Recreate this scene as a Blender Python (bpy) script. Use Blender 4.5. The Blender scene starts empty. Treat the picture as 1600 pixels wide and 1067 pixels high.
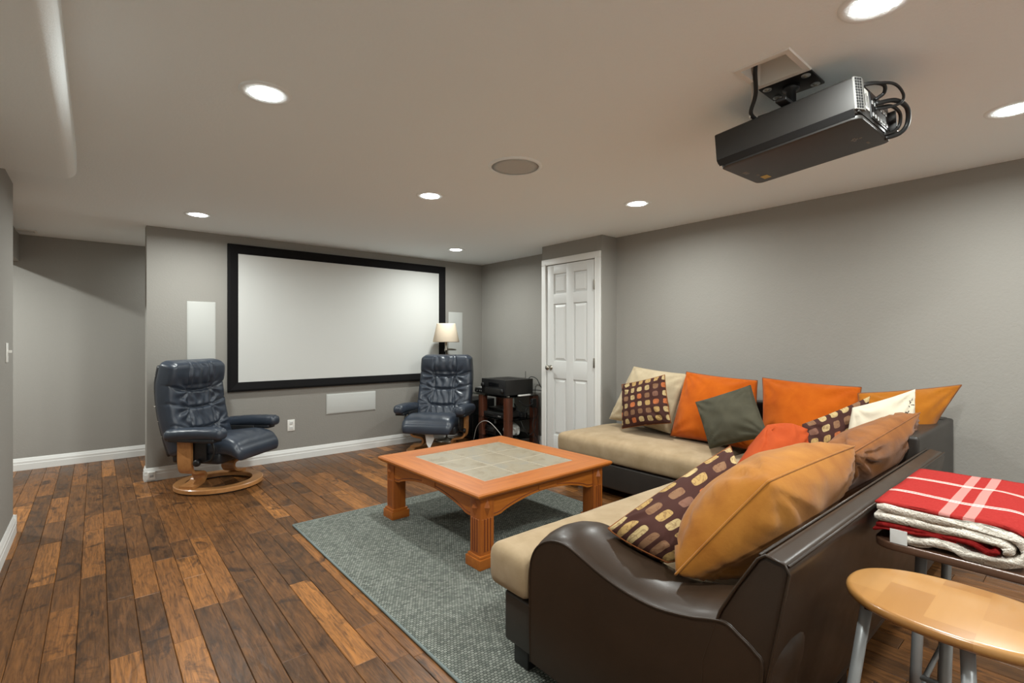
import bpy, bmesh, math, random
from mathutils import Vector, Matrix, noise

random.seed(7)
scene = bpy.context.scene
COL = scene.collection
PI = math.pi
R = math.radians

# ------------------------------------------------------------------ camera, world, exposure
cam_data = bpy.data.cameras.new('camera')
cam = bpy.data.objects.new('camera', cam_data)
COL.objects.link(cam)
cam.location = (0.0, 0.0, 1.25)
cam.rotation_euler = (R(90), 0, R(-40.08))
cam_data.sensor_width = 36.0
cam_data.lens = 36.0 * 772.0 / 1600.0
cam_data.shift_y = -0.0022
cam_data.clip_start = 0.02
scene.camera = cam

world = bpy.data.worlds.new('world')
scene.world = world
world.use_nodes = True
world.node_tree.nodes['Background'].inputs[0].default_value = (0.02, 0.02, 0.02, 1)

scene.view_settings.view_transform = 'Standard'
scene.view_settings.look = 'None'
scene.view_settings.exposure = -0.04
scene.view_settings.gamma = 1.0
scene.view_settings.use_curve_mapping = False

CAN_POWER = 20.5
CAN_COLOR = (0.945, 0.985, 0.95)
LENS_STRENGTH = 45.0
CEIL = 2.25

# ------------------------------------------------------------------ material helpers
def lin(r, g, b):
    def c(v):
        v /= 255.0
        return v / 12.92 if v <= 0.04045 else ((v + 0.055) / 1.055) ** 2.4
    return (c(r), c(g), c(b), 1.0)

class NT:
    def __init__(self, name):
        self.m = bpy.data.materials.new(name)
        self.m.use_nodes = True
        self.t = self.m.node_tree
        self.n = self.t.nodes
        self.b = self.n['Principled BSDF']
    def node(self, kind, **props):
        nd = self.n.new(kind)
        for k, v in props.items():
            setattr(nd, k, v)
        return nd
    def link(self, a, b):
        self.t.links.new(a, b)
    def math(self, op, a, b=None, clamp=False):
        nd = self.n.new('ShaderNodeMath'); nd.operation = op; nd.use_clamp = clamp
        for i, v in enumerate((a, b)):
            if v is None: continue
            if isinstance(v, (int, float)): nd.inputs[i].default_value = v
            else: self.link(v, nd.inputs[i])
        return nd.outputs[0]
    def mix(self, fac, a, b, mode='MIX'):
        nd = self.n.new('ShaderNodeMix'); nd.data_type = 'RGBA'; nd.blend_type = mode
        for idx, v in ((0, fac), (6, a), (7, b)):
            if isinstance(v, (int, float)): nd.inputs[idx].default_value = v
            elif isinstance(v, tuple): nd.inputs[idx].default_value = v
            else: self.link(v, nd.inputs[idx])
        return nd.outputs[2]
    def ramp(self, fac, stops, interp='LINEAR'):
        nd = self.n.new('ShaderNodeValToRGB')
        cr = nd.color_ramp; cr.interpolation = interp
        while len(cr.elements) < len(stops): cr.elements.new(0.5)
        for e, (p, c) in zip(cr.elements, stops):
            e.position = p; e.color = c
        self.link(fac, nd.inputs[0])
        return nd.outputs[0]
    def noise(self, vec, scale, detail=3.0, rough=0.5, dist=0.0):
        nd = self.n.new('ShaderNodeTexNoise')
        nd.inputs['Scale'].default_value = scale
        nd.inputs['Detail'].default_value = detail
        nd.inputs['Roughness'].default_value = rough
        nd.inputs['Distortion'].default_value = dist
        if vec is not None: self.link(vec, nd.inputs['Vector'])
        return nd.outputs['Fac']
    def mapping(self, vec, scale=(1, 1, 1), rot=(0, 0, 0), loc=(0, 0, 0)):
        nd = self.n.new('ShaderNodeMapping')
        nd.inputs['Scale'].default_value = scale
        nd.inputs['Rotation'].default_value = rot
        nd.inputs['Location'].default_value = loc
        self.link(vec, nd.inputs['Vector'])
        return nd.outputs[0]
    def bump(self, height, strength=0.3, dist=0.01):
        nd = self.n.new('ShaderNodeBump')
        nd.inputs['Strength'].default_value = strength
        nd.inputs['Distance'].default_value = dist
        self.link(height, nd.inputs['Height'])
        self.link(nd.outputs[0], self.b.inputs['Normal'])
    def obj(self):
        return self.n.new('ShaderNodeTexCoord').outputs['Object']
    def pos(self):
        return self.n.new('ShaderNodeNewGeometry').outputs['Position']
    def uv(self):
        return self.n.new('ShaderNodeTexCoord').outputs['UV']

def mat(name, col, rough=0.5, metal=0.0, var=None, vscale=6.0, bump=None, bscale=80.0, bdist=0.003,
        sheen=0.0, coat=0.0, spec=None, emit=None, estr=0.0, trans=0.0, stretch=(1, 1, 1), rvar=0.0):
    t = NT(name)
    t.b.inputs['Base Color'].default_value = col
    t.b.inputs['Roughness'].default_value = rough
    t.b.inputs['Metallic'].default_value = metal
    if sheen:
        t.b.inputs['Sheen Weight'].default_value = sheen
        t.b.inputs['Sheen Roughness'].default_value = 0.5
    if coat:
        t.b.inputs['Coat Weight'].default_value = coat
        t.b.inputs['Coat Roughness'].default_value = 0.2
    if spec is not None: t.b.inputs['Specular IOR Level'].default_value = spec
    if trans: t.b.inputs['Transmission Weight'].default_value = trans
    if emit:
        t.b.inputs['Emission Color'].default_value = emit
        t.b.inputs['Emission Strength'].default_value = estr
    if var or bump or rvar:
        v = t.mapping(t.obj(), stretch)
        if var:
            f = t.noise(v, vscale, 4.0, 0.6, 0.3)
            f = t.ramp(f, [(0.3, (0, 0, 0, 1)), (0.7, (1, 1, 1, 1))])
            t.link(t.mix(f, col, var), t.b.inputs['Base Color'])
        if rvar:
            f = t.noise(v, 9.0, 4.0)
            t.link(t.math('ADD', t.math('MULTIPLY', f, rvar), rough - rvar * 0.5), t.b.inputs['Roughness'])
        if bump:
            t.bump(t.noise(v, bscale, 3.0, 0.6), bump, bdist)
    return t.m

M = {}
M['wall'] = mat('grey_wall_paint', lin(150, 147, 141), 0.75, bump=0.35, bscale=70, bdist=0.004, spec=0.25)
M['ceiling'] = mat('ceiling_paint', lin(241, 248, 250), 0.85, bump=0.4, bscale=90, bdist=0.004, spec=0.2)
M['trim'] = mat('white_trim_paint', lin(225, 225, 222), 0.4)
M['door'] = mat('white_door_paint', lin(214, 215, 213), 0.42, bump=0.08, bscale=60, bdist=0.001, stretch=(1, 1, .2))
M['white_plastic'] = mat('white_plastic', lin(232, 231, 226), 0.35)
M['grille'] = mat('painted_grille', lin(196, 198, 195), 0.6, bump=0.2, bscale=400, bdist=0.001)
M['grille_side'] = mat('painted_wall_grille', lin(188, 189, 185), 0.6, bump=0.2, bscale=400, bdist=0.001)
M['screen'] = mat('screen_vinyl', lin(208, 209, 206), 0.9, spec=0.1)
M['velvet'] = mat('black_velvet', lin(20, 19, 20), 0.85, bump=0.2, bscale=300, bdist=0.001, spec=0.2)
M['lens'] = mat('lit_lens', (1, 1, 1, 1), 0.4, emit=(0.97, 0.99, 0.96, 1), estr=LENS_STRENGTH)
M['black'] = mat('black_plastic', lin(24, 24, 25), 0.45)
M['black_gloss'] = mat('glossy_black', lin(16, 16, 17), 0.15)
M['charcoal'] = mat('charcoal_metal', lin(33, 32, 31), 0.45, var=lin(40, 38, 36), vscale=3, bump=0.08, bscale=500, bdist=0.0006)
M['chrome'] = mat('brushed_nickel', lin(170, 165, 155), 0.28, metal=1.0)
M['silver'] = mat('silver_plastic', lin(170, 171, 170), 0.4, metal=0.5)
M['grey_metal'] = mat('grey_powder_coat', lin(150, 152, 153), 0.38, metal=0.35)
M['vent_metal'] = mat('vent_metal', lin(105, 104, 101), 0.5, metal=0.2)
M['cable'] = mat('black_cable', lin(20, 20, 20), 0.5)
M['cable_white'] = mat('pale_cable', lin(190, 188, 182), 0.5)
M['leather'] = mat('brown_leather', lin(40, 29, 20), 0.38, var=lin(48, 35, 25), vscale=5, bump=0.18, bscale=260, bdist=0.0012, coat=0.04, spec=0.36, rvar=0.15)
M['leather_dark'] = mat('dark_leather_base', lin(40, 35, 31), 0.42, var=lin(48, 42, 38), vscale=6, bump=0.18, bscale=260, bdist=0.0012)
M['navy'] = mat('navy_leather', lin(42, 49, 60), 0.38, var=lin(50, 58, 70), vscale=7, bump=0.25, bscale=140, bdist=0.002, coat=0.1)
M['navy_dark'] = mat('navy_leather_back', lin(30, 33, 38), 0.45, bump=0.2, bscale=140, bdist=0.002)
M['seat'] = mat('beige_suede', lin(168, 147, 118), 0.95, var=lin(150, 129, 99), vscale=9, bump=0.25, bscale=200, bdist=0.0015, sheen=0.12, spec=0.1)
M['cream'] = mat('cream_suede', lin(186, 170, 142), 0.95, var=lin(172, 155, 127), vscale=6, bump=0.25, bscale=200, bdist=0.0015, sheen=0.12, spec=0.1)
M['orange'] = mat('orange_suede', lin(186, 91, 17), 0.95, var=lin(168, 76, 10), vscale=8, bump=0.25, bscale=200, bdist=0.0015, sheen=0.12, spec=0.1)
M['rust'] = mat('rust_cotton', lin(172, 74, 34), 0.9, var=lin(156, 62, 27), vscale=8, bump=0.3, bscale=60, bdist=0.003, spec=0.15)
M['slate'] = mat('slate_green_cotton', lin(80, 77, 64), 0.95, var=lin(70, 68, 57), vscale=10, bump=0.25, bscale=200, bdist=0.0015, spec=0.1)
M['tan'] = mat('golden_tan_suede', lin(160, 106, 42), 0.92, var=lin(130, 78, 26), vscale=5, bump=0.25, bscale=120, bdist=0.002, sheen=0.12, spec=0.1)
M['brown'] = mat('brown_suede', lin(138, 84, 34), 0.92, var=lin(112, 64, 24), vscale=7, bump=0.3, bscale=120, bdist=0.002, sheen=0.12, spec=0.1)
M['mustard'] = mat('mustard_suede', lin(160, 98, 26), 0.92, var=lin(144, 84, 20), vscale=6, bump=0.25, bscale=120, bdist=0.002, sheen=0.12, spec=0.1)
M['seam_dark'] = mat('dark_seam', lin(120, 66, 24), 0.9)
M['white_cotton'] = mat('off_white_cotton', lin(200, 191, 172), 0.95, bump=0.25, bscale=120, bdist=0.002, spec=0.1)
M['ink'] = mat('dark_print', lin(60, 55, 50), 0.9)
M['sherpa'] = mat('white_sherpa', lin(228, 220, 208), 1.0, bump=1.0, bscale=160, bdist=0.008, spec=0.05)
M['red_fold'] = mat('dark_red_fleece', lin(130, 26, 28), 0.95, var=lin(160, 46, 44), vscale=90, bump=0.5, bscale=200, bdist=0.003, spec=0.05)
M['shade'] = mat('cream_lamp_shade', lin(222, 206, 184), 0.9)
M['tag'] = mat('white_tag', lin(228, 228, 226), 0.7)
M['glass_black'] = mat('smoked_glass', lin(40, 44, 44), 0.06, trans=0.0, spec=0.6)
def glass_shelf():
    t = NT('smoked_glass_shelf')
    tr = t.node('ShaderNodeBsdfTransparent'); tr.inputs[0].default_value = (0.80, 0.86, 0.84, 1)
    gl = t.node('ShaderNodeBsdfGlossy'); gl.inputs['Roughness'].default_value = 0.03
    fr = t.node('ShaderNodeFresnel'); fr.inputs[0].default_value = 1.5
    mx = t.node('ShaderNodeMixShader')
    t.link(fr.outputs[0], mx.inputs[0]); t.link(tr.outputs[0], mx.inputs[1]); t.link(gl.outputs[0], mx.inputs[2])
    t.link(mx.outputs[0], t.n['Material Output'].inputs['Surface'])
    return t.m
M['glass_black'] = glass_shelf()
M['sticker'] = mat('yellow_sticker', lin(196, 168, 84), 0.5)
M['pale_print'] = mat('pale_print', lin(120, 116, 110), 0.5)
M['gap'] = mat('floor_gap', lin(26, 17, 11), 0.8)

def wood(name, c1, c2, rough=0.35, axis='x', scale=1.0, coat=0.2, c3=None):
    t = NT(name)
    st = {'x': (2.5, 38, 38), 'y': (38, 2.5, 38), 'z': (38, 38, 2.5)}[axis]
    v = t.mapping(t.obj(), tuple(s * scale for s in st))
    f = t.noise(v, 1.0, 5.0, 0.65, 0.8)
    f2 = t.noise(t.mapping(t.obj(), tuple(s * scale * 0.16 for s in st)), 1.0, 2.0)
    k = t.math('ADD', t.math('MULTIPLY', f, 0.65), t.math('MULTIPLY', f2, 0.35))
    col = t.ramp(k, [(0.32, c1), (0.55, c2), (0.75, c3 or c2)])
    t.link(col, t.b.inputs['Base Color'])
    t.b.inputs['Roughness'].default_value = rough
    t.b.inputs['Coat Weight'].default_value = coat
    t.b.inputs['Coat Roughness'].default_value = 0.15
    t.bump(f, 0.08, 0.001)
    return t.m

M['oak_x'] = wood('honey_oak_x', lin(142, 73, 18), lin(170, 96, 29), 0.46, 'x', c3=lin(182, 108, 40), coat=.06)
M['oak_y'] = wood('honey_oak_y', lin(142, 73, 18), lin(170, 96, 29), 0.46, 'y', c3=lin(182, 108, 40), coat=.06)
M['oak_z'] = wood('honey_oak_z', lin(134, 66, 16), lin(160, 87, 26), 0.46, 'z', c3=lin(170, 97, 35), coat=.06)
M['oak_groove'] = mat('oak_groove', lin(104, 44, 14), 0.6)
M['beech'] = wood('beech_laminate', lin(160, 108, 60), lin(186, 132, 80), 0.35, 'x', 0.5)
M['maple'] = wood('maple_veneer', lin(150, 106, 58), lin(164, 119, 68), 0.28, 'y', 0.35, coat=0.5)
def strip_maple():
    t = NT('maple_strips')
    sep = t.node('ShaderNodeSeparateXYZ'); t.link(t.obj(), sep.inputs[0])
    a = t.math('FLOOR', t.math('DIVIDE', t.math('ADD', sep.outputs[1], 2.0), 0.085))
    b = t.math('FLOOR', t.math('ADD', t.math('DIVIDE', sep.outputs[0], 0.21), t.math('MULTIPLY', a, 0.37)))
    cv = t.node('ShaderNodeCombineXYZ'); t.link(a, cv.inputs[0]); t.link(b, cv.inputs[1])
    wn = t.node('ShaderNodeTexWhiteNoise', noise_dimensions='2D'); t.link(cv.outputs[0], wn.inputs['Vector'])
    g = t.noise(t.mapping(t.obj(), (3, 30, 30)), 1.0, 4.0, 0.6, 0.6)
    k = t.math('ADD', t.math('MULTIPLY', wn.outputs['Value'], 0.6), t.math('MULTIPLY', g, 0.4))
    t.link(t.ramp(k, [(0.15, lin(148, 103, 54)), (0.5, lin(158, 113, 62)), (0.85, lin(168, 124, 72))]), t.b.inputs['Base Color'])
    t.b.inputs['Roughness'].default_value = 0.28
    t.b.inputs['Coat Weight'].default_value = 0.4; t.b.inputs['Coat Roughness'].default_value = 0.15
    return t.m
M['maple'] = strip_maple()
M['walnut'] = wood('walnut_veneer', lin(70, 48, 36), lin(96, 68, 52), 0.3, 'y', 0.7, coat=0.4)
M['mahogany'] = wood('mahogany_post', lin(62, 32, 21), lin(92, 50, 33), 0.35, 'z', 0.8)

def floor_material():
    t = NT('scraped_hickory')
    geo = t.node('ShaderNodeNewGeometry')
    oi = t.node('ShaderNodeObjectInfo')
    r = t.math('FRACT', t.math('ADD', geo.outputs['Random Per Island'], oi.outputs['Random']))
    r2 = t.math('FRACT', t.math('MULTIPLY', r, 17.31))
    off = t.node('ShaderNodeCombineXYZ')
    t.link(t.math('MULTIPLY', r, 31.0), off.inputs[0]); t.link(t.math('MULTIPLY', r2, 47.0), off.inputs[1])
    add = t.node('ShaderNodeVectorMath', operation='ADD')
    t.link(geo.outputs['Position'], add.inputs[0]); t.link(off.outputs[0], add.inputs[1])
    p = add.outputs[0]
    grain = t.noise(t.mapping(p, (75, 5, 1)), 1.0, 6.0, 0.7, 1.2)
    fig = t.noise(t.mapping(p, (11, 3.2, 1)), 1.0, 4.0, 0.6, 2.0)
    blot = t.noise(t.mapping(p, (6, 3.4, 1)), 1.0, 5.0, 0.65, 1.5)
    base = t.ramp(r, [(0.0, lin(64, 45, 30)), (0.28, lin(86, 58, 34)), (0.55, lin(106, 70, 39)),
                      (0.8, lin(130, 84, 44)), (1.0, lin(178, 118, 60))])
    c = t.mix(t.ramp(fig, [(0.35, (0, 0, 0, 1)), (0.65, (1, 1, 1, 1))]), base, lin(140, 92, 48), 'MIX')
    c = t.mix(0.5, base, c)
    c = t.mix(t.ramp(grain, [(0.34, (0.75, 0.75, 0.75, 1)), (0.60, (0, 0, 0, 1))]), c, lin(46, 28, 16))
    dark = t.ramp(blot, [(0.55, (0, 0, 0, 1)), (0.68, (0.85, 0.85, 0.85, 1))])
    c = t.mix(dark, c, lin(40, 27, 20))
    t.link(c, t.b.inputs['Base Color'])
    t.b.inputs['Specular IOR Level'].default_value = 0.32
    t.link(t.math('ADD', t.math('MULTIPLY', fig, 0.22), 0.27), t.b.inputs['Roughness'])
    scr = t.noise(t.mapping(p, (16, 4.5, 1)), 1.0, 3.0, 0.5, 0.6)
    h = t.math('ADD', scr, t.math('MULTIPLY', grain, 0.12))
    t.bump(h, 0.5, 0.007)
    return t.m
M['floor'] = floor_material()

def rug_material():
    t = NT('woven_rug')
    p = t.mapping(t.obj(), (1, 1, 1))
    sep = t.node('ShaderNodeSeparateXYZ'); t.link(p, sep.inputs[0])
    S = 1 / 0.0155
    x = t.math('MULTIPLY', sep.outputs[0], S); y = t.math('MULTIPLY', sep.outputs[1], S * 1.25)
    row = t.math('FLOOR', y)
    xo = t.math('ADD', x, t.math('MULTIPLY', row, 0.5))
    fx = t.math('ABSOLUTE', t.math('SUBTRACT', t.math('FRACT', xo), 0.5))
    fy = t.math('ABSOLUTE', t.math('SUBTRACT', t.math('FRACT', y), 0.5))
    hx = t.math('SUBTRACT', 1.0, t.math('POWER', t.math('MULTIPLY', fx, 2.0), 3.0))
    hy = t.math('SUBTRACT', 1.0, t.math('POWER', t.math('MULTIPLY', fy, 2.0), 2.5))
    h = t.math('MULTIPLY', hx, hy)
    wn = t.node('ShaderNodeTexWhiteNoise', noise_dimensions='2D')
    cv = t.node('ShaderNodeCombineXYZ')
    t.link(t.math('FLOOR', xo), cv.inputs[0]); t.link(row, cv.inputs[1]); t.link(cv.outputs[0], wn.inputs['Vector'])
    tone = t.ramp(wn.outputs['Value'], [(0.0, lin(104, 108, 102)), (0.6, lin(130, 134, 126)), (1.0, lin(146, 149, 141))])
    c = t.mix(t.ramp(h, [(0.08, (0, 0, 0, 1)), (0.55, (1, 1, 1, 1))]), lin(54, 59, 55), tone)
    t.link(c, t.b.inputs['Base Color'])
    t.b.inputs['Roughness'].default_value = 0.95
    t.b.inputs['Specular IOR Level'].default_value = 0.1
    t.bump(t.math('ADD', h, t.math('MULTIPLY', t.noise(p, 900, 2.0), 0.3)), 0.8, 0.004)
    return t.m
M['rug'] = rug_material()
M['rug_edge'] = mat('rug_binding', lin(112, 122, 120), 0.95, bump=0.4, bscale=300, bdist=0.002)

def dot_material(name, n, seed):
    """woven print: rounded squares in rows on aubergine brown, drawn in the cloth's own UVs"""
    t = NT(name)
    uv = t.uv()
    wob = t.node('ShaderNodeTexNoise'); wob.inputs['Scale'].default_value = 3.0
    t.link(uv, wob.inputs['Vector'])
    vm = t.node('ShaderNodeVectorMath', operation='MULTIPLY_ADD')
    t.link(wob.outputs['Color'], vm.inputs[0]); vm.inputs[1].default_value = (0.035,) * 3; t.link(uv, vm.inputs[2])
    sep = t.node('ShaderNodeSeparateXYZ'); t.link(vm.outputs[0], sep.inputs[0])
    x = t.math('ADD', t.math('MULTIPLY', sep.outputs[0], n), seed * 1.37)
    y = t.math('ADD', t.math('MULTIPLY', sep.outputs[1], n), seed * 0.71)
    fx = t.math('ABSOLUTE', t.math('SUBTRACT', t.math('FRACT', x), 0.5))
    fy = t.math('ABSOLUTE', t.math('SUBTRACT', t.math('FRACT', y), 0.5))
    d = t.math('ADD', t.math('POWER', t.math('DIVIDE', fx, 0.31), 3.6), t.math('POWER', t.math('DIVIDE', fy, 0.33), 3.6))
    mask = t.ramp(d, [(0.90, (1, 1, 1, 1)), (1.0, (0, 0, 0, 1))])
    cv = t.node('ShaderNodeCombineXYZ')
    t.link(t.math('FLOOR', x), cv.inputs[0]); t.link(t.math('FLOOR', y), cv.inputs[1]); cv.inputs[2].default_value = seed
    wn = t.node('ShaderNodeTexWhiteNoise', noise_dimensions='3D'); t.link(cv.outputs[0], wn.inputs['Vector'])
    cell = t.ramp(wn.outputs['Value'], [(0.0, lin(178, 156, 112)), (0.3, lin(126, 94, 70)), (0.52, lin(176, 100, 60)),
                                        (0.66, lin(168, 138, 88)), (0.86, lin(120, 86, 72))], 'CONSTANT')
    st = t.noise(t.mapping(vm.outputs[0], (n * 2.2, n * 0.8, 1), (0, 0, 0.5)), 1.6, 1.0, 0.4, 1.4)
    stripe = t.ramp(st, [(0.45, (0, 0, 0, 1)), (0.52, (0.55, 0.55, 0.55, 1)), (0.57, (0, 0, 0, 1))])
    cell = t.mix(stripe, cell, lin(96, 60, 46))
    fine = t.noise(t.mapping(uv, (200, 200, 1)), 1.0, 2.0)
    c = t.mix(mask, lin(66, 40, 35), cell)
    t.link(c, t.b.inputs['Base Color'])
    t.b.inputs['Roughness'].default_value = 0.85
    t.b.inputs['Specular IOR Level'].default_value = 0.15
    t.bump(t.math('ADD', fine, t.math('MULTIPLY', mask, 0.8)), 0.3, 0.0015)
    return t.m

def tile_material():
    t = NT('mottled_tile')
    oi = t.node('ShaderNodeObjectInfo')
    off = t.node('ShaderNodeCombineXYZ'); t.link(t.math('MULTIPLY', oi.outputs['Random'], 20.0), off.inputs[0])
    add = t.node('ShaderNodeVectorMath', operation='ADD')
    t.link(t.obj(), add.inputs[0]); t.link(off.outputs[0], add.inputs[1])
    f = t.noise(add.outputs[0], 6.0, 6.0, 0.65, 1.0)
    c = t.ramp(f, [(0.3, lin(118, 106, 86)), (0.5, lin(144, 133, 113)), (0.68, lin(132, 127, 116))])
    t.link(c, t.b.inputs['Base Color'])
    t.b.inputs['Roughness'].default_value = 0.38
    t.bump(f, 0.15, 0.003)
    return t.m
M['tile'] = tile_material()
M['grout'] = mat('tile_grout', lin(160, 150, 132), 0.85)

def plaid_material():
    t = NT('red_plaid_fleece')
    sep = t.node('ShaderNodeSeparateXYZ'); t.link(t.obj(), sep.inputs[0])
    def line(v, c, w):
        return t.math('LESS_THAN', t.math('ABSOLUTE', t.math('SUBTRACT', v, c)), w)
    X, Y = sep.outputs[0], sep.outputs[1]
    a = None
    for c, w in ((0.155, 0.004), (0.169, 0.003), (0.375, 0.004), (0.389, 0.003)):
        l = line(X, c, w); a = l if a is None else t.math('MAXIMUM', a, l)
    b = None
    for c, w in ((-0.165, 0.012), (-0.215, 0.012)):
        l = line(Y, c, w); b = l if b is None else t.math('MAXIMUM', b, l)
    fz = t.noise(t.obj(), 160, 3.0)
    red = t.mix(fz, lin(136, 34, 32), lin(156, 50, 46))
    c = t.mix(t.math('MULTIPLY', b, 0.28), red, lin(232, 205, 195))
    c = t.mix(t.math('MULTIPLY', a, 0.8), c, lin(235, 215, 205))
    t.link(c, t.b.inputs['Base Color'])
    t.b.inputs['Roughness'].default_value = 0.95
    t.b.inputs['Specular IOR Level'].default_value = 0.05
    t.bump(fz, 0.4, 0.003)
    return t.m
M['plaid'] = plaid_material()

# ------------------------------------------------------------------ object helpers
def tag(o, label=None, cat=None, group=None, kind=None):
    if label: o['label'] = label
    if cat: o['category'] = cat
    if group: o['group'] = group
    if kind: o['kind'] = kind
    return o

def frame(o):
    """local matrix of a thing (things have no parents)"""
    return Matrix.LocRotScale(o.location, o.rotation_euler, None)

def thing(name, label, cat, loc=(0, 0, 0), rotz=0.0, group=None, kind=None, rot=None):
    o = bpy.data.objects.new(name, None)
    o.empty_display_size = 0.1
    COL.objects.link(o)
    o.location = loc
    o.rotation_euler = rot if rot else (0, 0, rotz)
    return tag(o, label, cat, group, kind)

def root_of(o):
    while o.parent: o = o.parent
    return o

def make(name, src, m, parent=None, world=False, smooth=True, sharp=None):
    """link a bmesh (or verts/faces pair) as one mesh object"""
    me = bpy.data.meshes.new(name)
    if isinstance(src, tuple):
        me.from_pydata([tuple(v) for v in src[0]], [], src[1])
    else:
        bmesh.ops.recalc_face_normals(src, faces=src.faces[:])
        src.to_mesh(me); src.free()
    if world and parent is not None:
        me.transform(frame(root_of(parent)).inverted())
    if smooth:
        me.polygons.foreach_set('use_smooth', [True] * len(me.polygons))
        if sharp is not None:
            me.set_sharp_from_angle(angle=R(sharp))
    me.materials.append(M[m] if isinstance(m, str) else m)
    me.update()
    o = bpy.data.objects.new(name, me)
    COL.objects.link(o)
    if parent is not None: o.parent = parent
    return o

def struct(name, src, m, label, cat, **k):
    o = make(name, src, m, **k)
    return tag(o, label, cat, None, 'structure')

def copy_tree(o, parent=None):
    c = o.copy(); COL.objects.link(c)
    if parent is not None: c.parent = parent
    for ch in [x for x in bpy.data.objects if x.parent == o and x != c]:
        copy_tree(ch, c)
    return c

def bx(bm, x0, x1, y0, y1, z0, z1, bevel=0.0, seg=2):
    r = bmesh.ops.create_cube(bm, size=1.0)
    vs = r['verts']
    for v in vs:
        v.co = Vector((x0 + (v.co.x + .5) * (x1 - x0), y0 + (v.co.y + .5) * (y1 - y0), z0 + (v.co.z + .5) * (z1 - z0)))
    if bevel:
        es = list({e for v in vs for e in v.link_edges})
        bmesh.ops.bevel(bm, geom=es, offset=bevel, segments=seg, profile=0.6, affect='EDGES', clamp_overlap=True)
    return bm

def box(*a, **k):
    return bx(bmesh.new(), *a, **k)

def ring_faces(n_ring, n_seg, closed_seg=True):
    fs = []
    for i in range(n_ring - 1):
        for j in range(n_seg if closed_seg else n_seg - 1):
            a = i * n_seg + j; b = i * n_seg + (j + 1) % n_seg
            fs.append((a, b, b + n_seg, a + n_seg))
    return fs

def tube(pts, r, seg=8, closed=False, radii=None, bm=None):
    bm = bm or bmesh.new()
    pts = [Vector(p) for p in pts]
    n = len(pts)
    ref = None; rings = []
    for i, p in enumerate(pts):
        a = pts[(i - 1) % n] if (closed or i > 0) else pts[i]
        b = pts[(i + 1) % n] if (closed or i < n - 1) else pts[i]
        t = (b - a).normalized()
        if ref is None:
            ref = t.orthogonal().normalized()
        ref = (ref - t * ref.dot(t))
        ref = ref.normalized() if ref.length > 1e-6 else t.orthogonal().normalized()
        bi = t.cross(ref)
        rr = radii[i] if radii else r
        rings.append([bm.verts.new(p + (ref * math.cos(q) + bi * math.sin(q)) * rr)
                      for q in (2 * PI * k / seg for k in range(seg))])
    for i in range(n if closed else n - 1):
        A = rings[i]; B = rings[(i + 1) % n]
        for k in range(seg):
            bm.faces.new((A[k], A[(k + 1) % seg], B[(k + 1) % seg], B[k]))
    if not closed:
        bm.faces.new(rings[0]); bm.faces.new(rings[-1])
    return bm

def smooth_path(pts, n=8, closed=False):
    P = [Vector(p) for p in pts]; out = []; L = len(P)
    for i in range(L if closed else L - 1):
        if closed:
            p0, p1, p2, p3 = P[(i - 1) % L], P[i], P[(i + 1) % L], P[(i + 2) % L]
        else:
            p1, p2 = P[i], P[i + 1]
            p0 = P[i - 1] if i > 0 else p1 * 2 - p2
            p3 = P[i + 2] if i + 2 < L else p2 * 2 - p1
        for k in range(n):
            t = k / n
            out.append(0.5 * ((2 * p1) + (p2 - p0) * t + (2 * p0 - 5 * p1 + 4 * p2 - p3) * t * t + (3 * p1 - p0 - 3 * p2 + p3) * t ** 3))
    if not closed: out.append(P[-1])
    return out

def lathe(prof, seg=32, bm=None, cap=True, sx=1.0, sy=1.0, at=(0, 0, 0)):
    bm = bm or bmesh.new()
    rings = []
    for r, z in prof:
        rings.append([bm.verts.new((at[0] + r * sx * math.cos(2 * PI * k / seg), at[1] + r * sy * math.sin(2 * PI * k / seg), at[2] + z)) for k in range(seg)])
    for A, B in zip(rings, rings[1:]):
        for k in range(seg):
            bm.faces.new((A[k], A[(k + 1) % seg], B[(k + 1) % seg], B[k]))
    if cap:
        bm.faces.new(rings[0]); bm.faces.new(rings[-1])
    return bm

def prism(poly, axis, a, b, bevel=0.0, seg=2):
    """extrude a 2-D polygon; axis 'x': poly is (y,z); 'y': (x,z); 'z': (x,y)"""
    bm = bmesh.new()
    def P(u, v, w):
        return {'x': (w, u, v), 'y': (u, w, v), 'z': (u, v, w)}[axis]
    A = [bm.verts.new(P(u, v, a)) for u, v in poly]
    B = [bm.verts.new(P(u, v, b)) for u, v in poly]
    bm.faces.new(A); bm.faces.new(B)
    n = len(poly)
    for i in range(n):
        bm.faces.new((A[i], A[(i + 1) % n], B[(i + 1) % n], B[i]))
    bmesh.ops.recalc_face_normals(bm, faces=bm.faces[:])
    if bevel:
        bmesh.ops.bevel(bm, geom=bm.edges[:], offset=bevel, segments=seg, profile=0.6, affect='EDGES', clamp_overlap=True)
    return bm

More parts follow.
